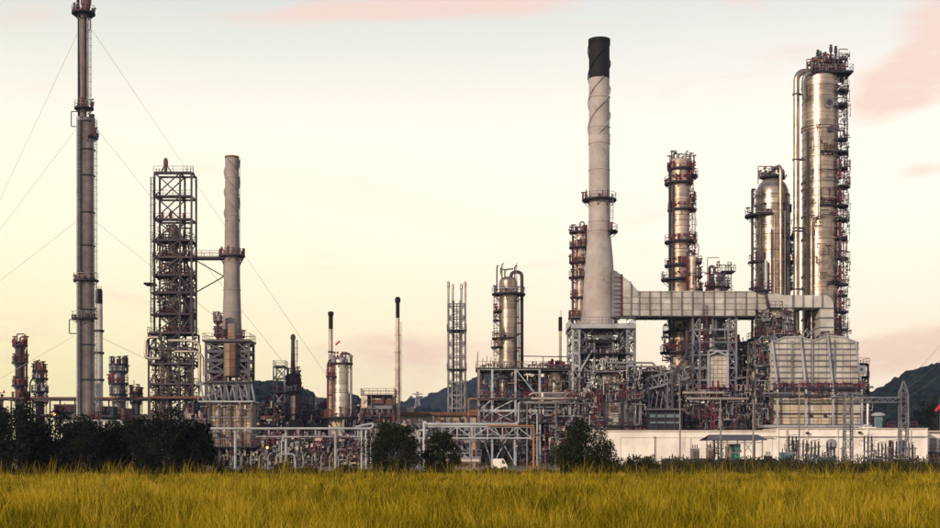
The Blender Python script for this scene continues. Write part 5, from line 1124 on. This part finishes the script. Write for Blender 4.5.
# ------------------------------------------------------------------ the two big right hand columns
t = Thing('silver_column', 'rust-streaked domed silver column beside the tallest right hand column', 'column', 772, 252)
t.shell(772.3, 177, 345, 16.4, 'clad', 0, 1.15, 4.3, rings=(196, 226, 262, 290, 318), n=44); t.cyl('skirt', 772.3, 345, t.g, 17, 'clad', 0, 40)
t.lathe('top_plate', 772.3, [(8, 179), (12, 178.2), (12, 176.4), (8, 175.6)], 'dark', 0, 28); t.rail([t.P(772.3 + 11.5 * math.cos(a), 176.4, 11.5 * t.k * math.sin(a)) for a in np.linspace(0, 6.28, 16)[:-1]], 'weath')
t.pipe('overhead_pipe', [(771.5, 180, -.5), (771.5, 169.5, -.8), (776.5, 169.5, -3.3), (776.5, 345, -3.6)], 1.75, 'clad', .9, 14); t.pipe('davit', [(757, 185, -1), (757, 167.6, -1), (770, 167.6, -1)], .5, 'orange', .2)
t.ring(764, 215.5, 19, 9, 'dark', 'weath', 0, 140, 290, .34); t.cyl('side_pipe', 752.3, 190, 345, 1.3, 'weath', 0, 12); t.pipe('tie_pipe', [(752.3, 215, -3.4), (768, 215, -3.6), (770, 218, -3.6), (770, 300, -3.6)], .7, 'clad'); t.cyl('side_pipe', 788.6, 206, 345, 1.1, 'dark', -.6, 12)
t.cyl('white_standpipe', 761.8, 263, 292, 1.6, 'ppale', -3.6, 14); t.box('cable_box', 788, 790.5, 205, 213, -1, 1, 'dark'); t.rod('nozzle', (761, 206, -2.6), (761, 206, -3.1), .9, 'dark', 10)
for y in (240, 248, 270, 285): t.rod('nozzle', (788, y, 0), (792, y, 0), .8, 'weath', 10); t.ring(787, y + 3, 6, 2, 'dark', 'weath', 0, -80, 60) if y > 245 else None
for y in (206, 236, 252, 276, 304): t.lathe('insulation_hoop', 772.3, [(16.3, y + .35), (16.75, y + .3), (16.75, y - .3), (16.3, y - .35)], 'weath', 0, 44)
t.ring(780, 238, 15, 9, 'dark', 'red', 0, -100, 20, .3); t.ring(780, 262, 15, 9, 'dark', 'red', 0, -90, 30, .3); t.ring(765, 262, 17, 9, 'dark', 'red', 0, 170, 260, .3); t.ring(766, 288, 17, 9, 'dark', 'weath', 0, 170, 290, .3); t.ladder(757.4, 190, 290, -2.6, 'weath'); t.ladder(784, 200, 330, -2.9, 'weath')
t.cyl('side_pipe', 767.4, 232, 345, .7, 'weath', -3.5, 10); t.cyl('side_pipe', 781, 214, 345, .6, 'cladg', -3.2, 10); t.tangle(753, 758, 192, 345, -2.6, 0, 60, r1=.4); t.tangle(785, 792, 200, 345, -1.5, 1, 60, r1=.4); t.tangle(760, 785, 168, 178, -1, 1, 40)
for x in (762, 766, 780, 784): t.rod('relief_valve', (x, 178, 0), (x, 172 - x % 3, 0), .8, 'weath', 8)
t.bars('lamp_post', [((753, 192, -.5), (753, 189, -.5)), ((751, 190, -.5), (755, 190, -.5))], .25, 'weath')
t = Thing('silver_column', 'tallest silver column at the right crowned with relief valves and side platforms', 'column', 820, 250)
t.shell(820, 72, 345, 17.4, 'clad', 0, .35, 4.1, rings=(88, 128, 131, 158, 183, 190, 217, 240, 277, 288, 320), n=48); t.cyl('skirt', 820, 345, t.g, 18, 'clad', 0, 40)
t.cyl('riser_pipe', 804.0, 135, 345, 1.3, 'weath', -2.9, 12); t.pipe('tie_line', [(838, 219, -2.4), (812, 220, -3.6), (806.5, 224, -3.6), (806.5, 345, -3.6)], 1.1, 'clad', .8, 12); t.cyl('riser_pipe', 814.5, 141, 222, 1.0, 'clad', -3.5, 12)
t.pipe('downcomer_pipe', [(818, 73, -.5), (800, 73, -.8), (795, 79, -1), (795, 345, -1)], 3.0, 'clad', 1.6, 18); t.pipe('inner_bend', [(822, 77.5, -2.6), (804, 77.5, -2.8), (799.8, 83, -2.8), (799.8, 93, -2.6), (802, 103, -2.4)], 2.0, 'cladg', 1.2, 14)
for y in (96, 161, 229, 232, 290): t.lathe('pipe_clamp', 795, [(3.0, y + .8), (3.9, y + .6), (3.9, y - .6), (3.0, y - .8)], 'weath', -1, 18); t.bar('pipe_stay', (797, y, -1), (806, y, -1), .3, 'weath')
t.rod('manway', (824, 107.5, -3.0), (824, 107.5, -3.7), 5.2, 'cladg', 24); t.rod('manway_cover', (824, 107.5, -3.7), (824, 107.5, -3.95), 2.6, 'weath', 20); t.rod('manway', (826.5, 133.5, -3.2), (826.5, 133.5, -3.8), 3.2, 'weath', 18)
t.deck(807, 848, 75.6, -3.6, 3.6, 'dark', 'galv', 'frb', .4); t.deck(821, 840, 64, -2, 2, 'dark', 'weath', 'frb', .3)
for x in (823, 838): 
    for d in (-1.6, 1.6): t.bar('upright', (x, 75.6, d), (x, 64, d), .25, 'weath')
for k, (x, y) in enumerate(((817, 51), (820.5, 51), (826, 52), (830, 46), (836, 46), (832.5, 56), (823.5, 57), (814, 60))):
    a = t.lathe('relief_valve', x, [(.8, 75 if k in (0, 1, 6, 7) else 64), (.9, y + 8), (1.7, y + 6.5), (1.7, y + 2.5), (1.2, y + 1.6), (1.5, y)], ['weath', 'cladg', 'rust', 'weath'][k % 4], -.6 + (k % 3) * .8, 12)
t.pipe('davit', [(804, 75, -2), (804, 62.5, -2), (818, 62.5, -2)], .5, 'orange', .2); t.pipe('davit', [(839, 62, 0), (839, 49, 0), (848, 49.6, 0)], .5, 'orange', .2); t.pipe('vent_line', [(816, 70, -1), (806, 66, -1), (806, 72, -1)], .9, 'weath', .4)
for k in range(9): t.rod('top_nozzle', (808 + k * 4, 75.4, -2.4), (808 + k * 4, 71 - (k * 3) % 5, -2.4), .9, ['rust', 'weath', 'red'][k % 3], 8)
for y, w in ((93, 10), (107.5, 10), (141, 9), (154, 10), (170, 9), (188, 11), (207, 10), (221, 11), (240, 9), (259, 10), (285, 10), (296, 9), (312, 10), (330, 9)):
    t.ring(835.5, y, w + 1, 3, 'dark', 'weath' if y % 3 else 'red', -1.2, -95, 60, .36, brackets=False)
for y0, y1 in ((78, 107), (107, 154), (154, 188), (188, 240), (240, 296), (296, 340)): t.ladder(843.4 if y0 % 4 else 839.5, y0, y1, -1.5, 'red' if y0 > 150 else 'weath')
t.ring(818, 154.6, 20.5, 17, 'dark', 'red', 0, 265, 350, .34); t.ring(819, 207.5, 21, 17, 'dark', 'red', 0, 258, 350, .34); t.ring(819, 285, 21, 17, 'dark', 'red', 0, 280, 350, .34)
for k, (x, y) in enumerate(((818, 158), (823, 158), (828, 158), (820, 203), (826, 203), (831, 203), (827, 216), (831, 216), (829, 283), (834, 283), (836, 150), (838, 235), (838, 262), (838, 305))): t.rod('nozzle', (x, y, -2.9), (x, y, -4.1), 1.1, ['weath', 'red', 'dark'][k % 3], 10)
t.tangle(833, 846, 82, 340, -3, -.5, 240, ('weath', 'galv', 'dark', 'galv', 'red', 'weath'), .2, .45); t.tangle(810, 846, 56, 76, -2.6, 2.6, 130, ('weath', 'rust', 'galv', 'dark', 'red')); t.tangle(804, 836, 130, 340, -4.0, -3.3, 46, ('weath', 'dark', 'clad'), .2, .4)
for y in (96, 104, 116, 140, 150, 168, 176, 198, 206, 228, 252, 264, 300, 310, 332): t.lathe('insulation_hoop', 820, [(17.3, y + .3), (17.72, y + .25), (17.72, y - .25), (17.3, y - .3)], 'weath' if y % 4 else 'clad', 0, 48)
for y in (170, 196, 232, 250, 275, 300, 325): t.bar('red_cable_tray', (836.4, y + 12, -2.4), (836.4, y - 8, -2.4), .5, 'red')

# ------------------------------------------------------------------ big ribbed heater on the right
t = Thing('ribbed_heater', 'large cream ribbed heater with sloping pale buttresses above the white building', 'heater', 812, 240)
Tp = [(767, 344), (780, 338.6), (795, 338.4), (808.5, 342), (822, 337.2), (838, 338.6), (853.4, 344.4)]
prism(t, 'casing', Tp + [(853.6, 344.6), (853.6, 391), (767, 391)], -3, 1.5, 'whitep')
t.frame([754, 761], [341, 352, 363, 374, 386, 398, 412], [-1, 5], 'slate', .4, None, '/x\\', .2)
def topy(x):
    for (a, b), (c, d) in zip(Tp, Tp[1:]):
        if x <= c: return b + (d - b) * (x - a) / (c - a)
    return Tp[-1][1]
NC = 11
for j in range(8):
    for i in range(NC):
        def xx(u, y): l = 767; r_ = 853.4; return l + (r_ - l) * u
        y0_, y1_ = 344.5 + j * 5.75, 344.5 + (j + 1) * 5.75; a, b = i / NC, (i + 1) / NC
        ya, yb = (y0_, y0_) if j else (topy(xx(a, 344)) + .3, topy(xx(b, 344)) + .3)
        qpanel(t, [(xx(a, y1_), y1_), (xx(a, y0_), ya), (xx(b, y0_), yb), (xx(b, y1_), y1_)], -3.2, 'whitep', .05)
for j in range(8): y = 344.5 + j * 5.75; t.bar('stiffener', (xx(0, y), y, -3.42), (xx(1, y), y, -3.42), .14, 'galv', .2)
for u in (.235, .47, .72): t.bar('stiffener', (xx(u, 342), 342, -3.46), (xx(u, 388), 388, -3.46), .24, 'galv')
for a, b in zip(Tp, Tp[1:]): t.bar('roof_edge', (*a, -3.3), (*b, -3.3), .26, 'pale')
for (x0, y0_), (x1, y1_) in (((767, 342.5), (772, 390)), ((795, 338), (800, 390)), ((821.6, 336.6), (826.6, 390)), ((849.5, 343.6), (855, 391))):
    t.bar('buttress', (x0, y0_, -3.8), (x1, y1_, -4.2), .3, 'pale'); t.bar('column', (x1, y1_, -4.2), (x1, 426, -4.2), .32, 'pale')
t.deck(769, 858, 388.6, -4.4, -3, 'dark', 'red', 'f', .3)
for k in range(30): t.rod('red_valve', (771 + k * 2.85, 388.4, -4.4), (771 + k * 2.85, 385 - (k * 7) % 3, -4.4), .55, ['red', 'weath', 'red'][k % 3], 6)
t.box('lower_casing', 770, 856, 391, 425, -2.8, 2, 'tan'); t.panels(770.4, 855.6, 391.8, 424.4, 11, 5, -3.0, ['cream', 'cream', 'cream', 'cream', 'whitep', 'cream'], .07)
for y in (404, 414): t.bar('stiffener', (770, y, -3.3), (856, y, -3.3), .22, 'weath')
t.pipe('header_pipe', [(757, 397.4, -5), (858, 397.4, -5)], 1.1, 'weath', n=12); t.pipe('header_pipe', [(757, 394.4, -4.6), (786, 394.4, -4.6)], .9, 'galv')
for x in (784, 789, 810, 815, 819, 838, 843, 846): t.rod('flange', (x, 397.4, -5), (x + 1.2, 397.4, -5), 1.8, 'dark', 14)
for k in range(4): t.box('dark_hatch', 780 + k * 19, 786.5 + k * 19, 392.4, 396, -3.2, -2.95, 'cladg')
for x in (806.5, 820.5): t.rod('peephole', (x, 416.4, -3), (x, 416.4, -3.4), 1.4, 'dark', 14)
t.deck(757, 862, 425.6, -6, 6, 'pale', None, '', .45); t.rail([t.P(x, 425.2, -5.8) for x in np.linspace(758, 861, 9)], 'red', None, 1.2)
t.box('foundation', 762, 858, 428, t.g, -4, 8, 'pole')
t.tangle(752, 768, 342, 426, -3.5, 4, 240); t.tangle(768, 858, 384, 396, -4.4, -3.6, 80, ('red', 'weath', 'dark', 'galv'), .2, .4);  t.tangle(765, 850, 331, 342, -1, 3, 80); t.tangle(850, 870, 376, 426, -2, 3, 110)
for x in (797, 803): t.bar('roof_truss', (x, 338, -3), (x + 6, 330, -3), .2, 'galv')
for x in range(756, 770, 4): t.bars('roof_truss_left', [((x, 341, -2), (x + 4, 337, -2)), ((x + 4, 337, -2), (x + 8, 341, -2))], .25, 'galv')
t = Thing('stair_tower', 'dark stair tower with small white sign box right of the ribbed heater', 'stair tower', 861, 244)
t.frame([857, 868], [364, 377, 390, 403, 415], [0, 5], 'dark', .4, None, '/\\x/\\', .22); t.box('white_sign_box', 856.5, 865, 365.5, 374, -.5, 1.5, 'white'); t.box('sign_mark', 859, 862, 368, 371, -.54, -.49, 'blueg')
for y in (364, 377, 390, 403): t.deck(856, 869, y, -.3, 5.3, 'dark', 'red')
t.box('dark_panel', 858, 868, 378, 424, 3, 5, 'dark'); t.bars('stair_flight', [((858, 390, -.1), (867, 377, -.1)), ((867, 403, -.1), (858, 390, -.1)), ((858, 415, -.1), (867, 403, -.1))], .35, 'weath')
for k in range(8): t.pipe('pipe', [(857 + k * 1.5, 380 + k * 4, 1 + k * .3), (857 + k * 1.5, 392 + k * 4, 1 + k * .3), (862, 392 + k * 4, 1 + k * .3)], .6, ['red', 'galv', 'weath'][k % 3], n=8)

# ------------------------------------------------------------------ white building, substation, shed, poles
t = Thing('white_building', 'long white windowless building below the heaters on the right', 'building', 760, 218)
t.box('wall', 588, 776, 431.4, t.g + .3, 0, 9, 'wall'); t.box('coping', 587, 777, 430.2, 431.4, -.25, 9.2, 'wallf')
t.box('taller_wall', 776, 926, 429.2, t.g + .3, -.6, 9.4, 'wall'); t.box('coping', 775.4, 926.6, 428, 429.2, -.85, 9.6, 'wallf')
for a, b in ((621, 655), (656.5, 690), (691.5, 725), (727, 772)):
    t.box('wall_panel', a, b, 438, 462, -.13, 0, 'wall'); t.box('panel_trim', a - .6, b + .6, 437.2, 438, -.18, 0, 'wallf'); t.box('panel_trim', a - .6, a, 438, 462.5, -.17, 0, 'wallf')
for x in (776.6, 806, 836, 866, 896, 925): t.box('pilaster', x - .9, x + .9, 429.3, t.g, -.82, -.6, 'wall')
t.pipe('conduit', [(737, 436.8, -.9), (926, 436.8, -.9)], .45, 'pole', n=8); t.box('plinth', 588, 776, 461.8, t.g, -.2, 0, 'wallf'); t.box('plinth', 776, 926, 461.8, t.g, -.86, -.6, 'wallf')
for x in (785, 848, 909): t.cyl('downpipe', x, 430, t.g, .4, 'wallf', -.9, 8)
for x, y in ((806, 433), (858, 432.5)): t.box('wall_lamp', x - 1.2, x + 1.2, y - 1, y + 1, -1.3, -.6, 'dark')
for a, b in ((634, 637), (640, 642.5), (664, 668)): t.box('floor_vent', a, b, 461, 464.5, -.3, -.2, 'dark')
for x, m in ((792, 'dark'), (797.5, 'dark'), (889, 'dark'), (898, 'dark'), (902, 'dark')): t.box('door', x - 1.3, x + 1.3, 440, t.g, -.72, -.6, m)
t = Thing('grey_garage', 'greyish low annex with shutters at the right edge of the picture', 'building', 935, 222)
t.box('wall', 926.8, 985, 432, t.g + .3, 0, 10, 'wall'); t.box('roof_slab', 926.6, 986, 430.6, 432, -.8, 10.4, 'wallf'); t.box('shutter', 930, 936.5, 438, t.g, -.15, 0, 'pole')
for k in range(7): t.bar('shutter_slat', (930.2, 439.5 + k * 4, -.2), (936.3, 439.5 + k * 4, -.2), .12, 'pole')
t.box('shutter', 939, 948, 438, t.g, -.15, 0, 'pole'); t.deck(926.8, 985, 452, -1.8, -.1, 'dark', 'red', 'fl')
for x in (928, 934, 940): t.bar('leg', (x, t.g, -1.6), (x, 452.4, -1.6), .2, 'red')
t = Thing('lookout_cabin', 'small grey cabin with flat mushroom roof standing on the white building', 'cabin', 882, 222, z=7.5)
t.lathe('body', 882, [(4.2, 429), (4.2, 415.4)], 'blueg', 2, 6); t.lathe('roof', 882, [(6.6, 415.6), (7.0, 414.6), (5.6, 413), (2.2, 412)], 'pale', 2, 20); t.box('window_band', 879, 885, 417, 421, 1.22, 1.38, 'blueg')
for x in (873, 890, 895, 900): t.rod('roof_standpipe', (x, 428.5, 3), (x, 424 if x > 880 else 403, 3), .45 if x > 880 else 1.1, 'wall' if x < 880 else 'red', 8)
t.rail([t.P(x, 428.2, .4) for x in np.linspace(888, 918, 4)], 'red')
t = Thing('roof_tank', 'pale rounded pipe hood on the building roof left of the lookout cabin', 'vent', 869, 222, z=7.5)
t.pipe('hood', [(866, 429, 2), (868, 424, 2), (873, 427, 2), (876, 429, 2)], 1.1, 'ppale'); t.box('curb', 864, 878, 426.8, 428.4, 1, 3, 'wall')

def sub_tower(px, label, ytop, spike):
    t = Thing('substation_tower', label, 'lattice tower', px, 190, 'substation lattice towers')
    t.lattice(px, 7.6, 393, t.g, 0, 'galv', .17, .085, 8, 7.0)
    if spike: t.lattice(px, 7.0, ytop, 393, 0, 'galv', .14, .08, 5, .8, name='spike_web')
    return t
t = sub_tower(848, 'left grey lattice substation tower in front of the ribbed heater', 388, False)
t.bars('cross_arm', [((832, 396.6, 0), (858, 396.6, 0)), ((838, 394, 0), (858, 394, 0)), ((832, 396.6, .4), (838, 394, 0))], .14, 'galv')
for x in (836, 839, 842): t.rod('insulator', (x, 396.6, 0), (x, 393.6, 0), .7, 'porc', 10)
t = sub_tower(903.5, 'right grey lattice substation tower with pointed tip before the dark hill', 381, True)
t = Thing('substation_beam', 'grey lattice beam spanning between the two substation towers', 'lattice beam', 876, 190, z=10.5)
L = []
for y in (397.4, 402.2):
    for d in (-.45, .45): t.bar('chord', (852.2, y, d), (899.6, y, d), .13, 'galv')
for k in range(12): x = 852 + k * 3.95; L += [((x, 397.4 if k % 2 else 402.2, -.45), (x + 3.95, 402.2 if k % 2 else 397.4, -.45)), ((x, 397.4, .45), (x + 3.95, 402.2, .45)), ((x, 397.4, -.45), (x, 397.4, .45))]
t.bars('web', L, .08, 'galv', kind='stuff')
for x in (874, 897): t.rod('insulator', (x, 402.2, 0), (x, 399, -.5), .9, 'porc', 10)
t = Thing('power_line', 'sagging power lines crossing the hill from the pointed substation tower', 'wire', 903, 190, z=13.0)
for k in range(3):
    P = [t.P(903.5 + u * 190, 382.5 + k * 8 - u * (78 - k * 12) + 10 * u * (1 - u), -k * .2 + u * 60) for u in np.linspace(0, 1, 14)]
    t.add('wire', tube_mesh(P, .022, 'wire', 4))
def isolator(px, Y, label, ytop, n=3, sp=3.6, dark=True):
    t = Thing('isolator_stand', label, 'insulator', px, Y, 'substation insulator stands'); w = sp * (n - 1)
    for i in range(n):
        x = px - w / 2 + i * sp; t.bar('stand_leg', (x, t.g, 0), (x, ytop + 15, 0), .16, 'roofd' if dark else 'galv')
        a = t.lathe('insulator', x, [(.55, ytop + 15)] + [(r_, ytop + 15 - q) for q in np.arange(.6, 14, 1.2) for r_ in (.6, 1.1)] + [(.5, ytop)], 'porc', 0, 10)
    t.bar('base_beam', (px - w / 2 - 1, ytop + 15.3, 0), (px + w / 2 + 1, ytop + 15.3, 0), .22, 'galv'); t.tangle(px - w / 2 - 3, px + w / 2 + 3, ytop + 4, t.g - 1, -1, 1, 26, ('roofd', 'porc', 'galv'), .15, .35); t.bar('switch_arm', (px - w / 2, ytop - .4, 0), (px + w / 2 + 1.6, ytop - 1.6, 0), .09, 'galv')
    return t
for px, y, Y, n, lab in ((792.5, 436, 192, 3, 'tall three-pole insulator stand above the blue-grey transformer'), (805, 440, 190, 2, 'dark insulator pair right of the tall wooden pole at the blue-grey transformer'), (815, 441, 191, 3, 'dark three-pole insulator stand left of the round pale tank'), (829, 442, 192, 2, 'short dark insulator pair just right of the round pale tank'),
                         (868, 436, 192, 3, 'tall three-pole insulator stand midway between the substation towers'), (882, 443, 190, 3, 'dark insulator stand left of the building doors, right of the tall three-pole stand'), (893, 441, 191, 3, 'dark insulator stand touching the pointed substation tower on its left'), (911, 444, 191, 2, 'dark insulator pair right of the pointed substation tower'),
                         (718, 438, 194, 3, 'dark insulator stand under the left end of the open shed')): isolator(px, Y, lab, y, n)
def transformer(px, w, y0, Y, mt, label):
    t = Thing('transformer', label, 'transformer', px, Y, 'transformer cabinets')
    t.box('cabinet', px - w / 2, px + w / 2, y0, t.g - 1, -.8, .8, mt); t.box('lid', px - w / 2 - .4, px + w / 2 + .4, y0 - .8, y0, -.95, .95, 'pale')
    for k in range(5): t.box('cooling_fin', px - w / 2 + w * (k + .2) / 5, px - w / 2 + w * (k + .45) / 5, y0 + 1.5, t.g - 3, -1.15, -.8, mt)
    t.box('plinth', px - w / 2 - 1, px + w / 2 + 1, t.g - 1, t.g + .3, -1, 1, 'pole')
    for k in range(3): t.rod('bushing', (px - w * .3 + k * w * .3, y0 - .8, 0), (px - w * .3 + k * w * .3, y0 - 4.5, 0), .5, 'porc', 8)
transformer(786, 12, 453, 188, 'blueg', 'blue-grey transformer cabinet right of the open shed'); transformer(825, 8, 457, 189, 'blueg', 'blue-grey cabinet under the round pale tank'); transformer(768, 6, 456, 186, 'dark', 'small dark transformer box between the shed and blue-grey transformer'); transformer(808, 7, 459, 187, 'roofd', 'low dark cabinet right of the tall pole by the transformer')
transformer(695, 7, 449, 192, 'pole', 'brownish grey cabinet left of the open shed'); transformer(709.5, 5, 449, 192, 'tan', 'narrow brown cabinet at the left shed post'); transformer(876, 9, 459, 188, 'roofd', 'low dark cabinet between the substation towers')
transformer(900, 12, 459, 187, 'dark', 'wide dark cabinet at the foot of the pointed substation tower')
t = Thing('round_tank', 'round pale blue tank on legs among the insulators', 'tank', 831, 196)
t.lathe('tank', 831.5, [(2.5, 450), (5.0, 447.5), (5.3, 443), (4.2, 440), (1.5, 438.8)], 'pale', 0, 24)
for x in (828.5, 834.5): t.bar('leg', (x, t.g, 0), (x, 448.5, 0), .25, 'galv')
t.box('pump_box', 827, 836, 456, t.g, -.5, .5, 'blueg')
t = Thing('open_shed', 'open sided shed with dark sheet roof and green cabinets in front of the white wall', 'shed', 733, 196)
prism(t, 'roof_sheet', [(703, 439.6), (709, 434.4), (762, 434.6), (766, 438.8)], -3, -2.7, 'roofd') if 0 else None
V = [t.P(703, 439.6, -3), t.P(763, 439.6, -3), t.P(709, 434.6, 0), t.P(758, 434.6, 0), t.P(703, 439.6, 3), t.P(763, 439.6, 3)]; V += [v + Vector((0, 0, -.12)) for v in V]
t.add('roof_sheet', mesh_from(V, [(0, 1, 3, 2), (2, 3, 5, 4), (6, 8, 9, 7), (8, 10, 11, 9), (0, 2, 8, 6), (2, 4, 10, 8), (1, 7, 9, 3), (3, 9, 11, 5), (0, 6, 7, 1), (4, 5, 11, 10)], 'roofd'))
for x in (710, 724, 741, 758.5):
    for d in (-2.6, 2.6): t.bar('post', (x, t.g, d), (x, 439, d), .16, 'pole')
t.bar('tie_beam', (709, 442.6, -2.6), (759, 442.6, -2.6), .15, 'pole')
for a, b in ((741, 748), (748, 741), (728, 724)): t.bar('knee_brace', (a, 452, -2.5), (b, 442.8, -2.5), .1, 'pole')
t.box('green_cabinet', 731.2, 739.2, 443.8, 450, -1, .6, 'green'); t.box('green_cabinet', 731.6, 738.8, 452.6, 462, -1, .6, 'green'); t.box('cabinet_stand', 730.6, 740, 450, 452.4, -1.1, .7, 'roofd')
t.box('store_screen', 727, 730.6, 444, t.g, -.5, .5, 'tan')
def pole(px, ytop, Y, label, r=.85):
    t = Thing('utility_pole', label, 'pole', px, Y, 'tall plain poles before the white building'); t.lathe('shaft', px, [(r * 1.15, t.g + .5), (r, 450), (r * .8, ytop)], 'pole', 0, 12); t.bar('top_bracket', (px - 2, ytop + 1.5, 0), (px + 2, ytop + 1.5, 0), .12, 'pole'); return t
pole(680, 398, 172, 'plain grey pole before the bent dark pipe, left of the open shed'); pole(720.5, 397, 172, 'plain grey pole rising through the left part of the open shed roof'); pole(753.2, 399, 172, 'plain grey pole before the right part of the open shed roof')
pole(799.2, 384, 170, 'tallest plain grey pole, standing before the ribbed heater'); pole(655, 436, 176, 'short plain grey pole before the white wall beside the saplings', .75); pole(842, 447, 168, 'short grey pole just left of the left substation tower', .7); pole(905, 452, 165, 'short pale pole at the foot of the pointed substation tower', .6)
pole(888, 446, 172, 'short dark pole left of the pointed substation tower', .8); pole(915, 447, 172, 'short pole at the right end of the white building', .7)
# low dark fence
t = Thing('dark_fence', 'low dark boarded fence running before the open shed and transformers', 'fence', 735, 170)
r = random.Random(9); x = 662.0
while x < 800:
    w = r.uniform(2.2, 3.4); t.box('board', x, x + w - .12, 459.4 + r.uniform(-1.2, 1.0), t.g + .3, r.uniform(-.03, .03), .05, 'dark'); x += w
t.bar('rail', (662, 461, .1), (800, 461, .1), .1, 'dark'); t.bar('rail', (662, 468, .1), (800, 468, .1), .1, 'dark')
ORD = ['leftmost', 'second', 'third', 'fourth', 'fifth', 'sixth', 'seventh'] + ['x'] * 8 + ['eighth', 'ninth', 'tenth', 'eleventh', 'twelfth', 'thirteenth', 'fourteenth', 'fifteenth', 'sixteenth', 'seventeenth', 'eighteenth', 'nineteenth', 'twentieth', 'twenty-first', 'twenty-second']
for k in range(30):
    x = 618 + k * 10.9; nm = 'near the big tree' if k == 0 else ''
    if 686 < x < 776: continue
    t = Thing('fence_picket', ORD[k] + ' from the left of the thin dark wire-fence posts before the white building', 'fence post', x, 160, 'thin posts of the wire fence before the white building'); t.bar('shaft', (x, t.g + .4, 0), (x, 457 - (k * 7) % 4, 0), .10, 'roofd'); t.bar('cap', (x, 457.2 - (k * 7) % 4, 0), (x, 456.6 - (k * 7) % 4, 0), .16, 'roofd')
t = Thing('fence_wire', 'thin wires strung between the dark posts before the white building', 'fence wire', 770, 160)
t.bars('strand', [((614, y, .07), (945, y, .07)) for y in (458.5, 461, 463.5, 466, 468.5)], .022, 'wire', kind='stuff')
t = Thing('windsock', 'pink windsock on a white mast at the right edge of the picture', 'windsock', 939, 228, 'windsocks')
t.rod('mast', (940.5, t.g, 0), (940.5, 396, 0), .4, 'white', 8); t.rod('sock', (940.5, 405.5, 0), (935.6, 411, 0), 1.4, 'bright_red', 12)
for px, y, lab in ((604.5, 441, 'thin dark standpipe before the white wall beside the wide green tree'), (616, 452, 'second thin dark standpipe before the white wall near the tree')):
    t = Thing('standpipe', lab, 'pipe', px, 200); t.cyl('pipe', px, y, t.g, .5, 'roofd', 0, 8); t.box('valve_box', px - .9, px + .9, y + 1, y + 4, -.3, .3, 'roofd')
for o in list(bpy.data.meshes):
    if o.users == 0: bpy.data.meshes.remove(o)
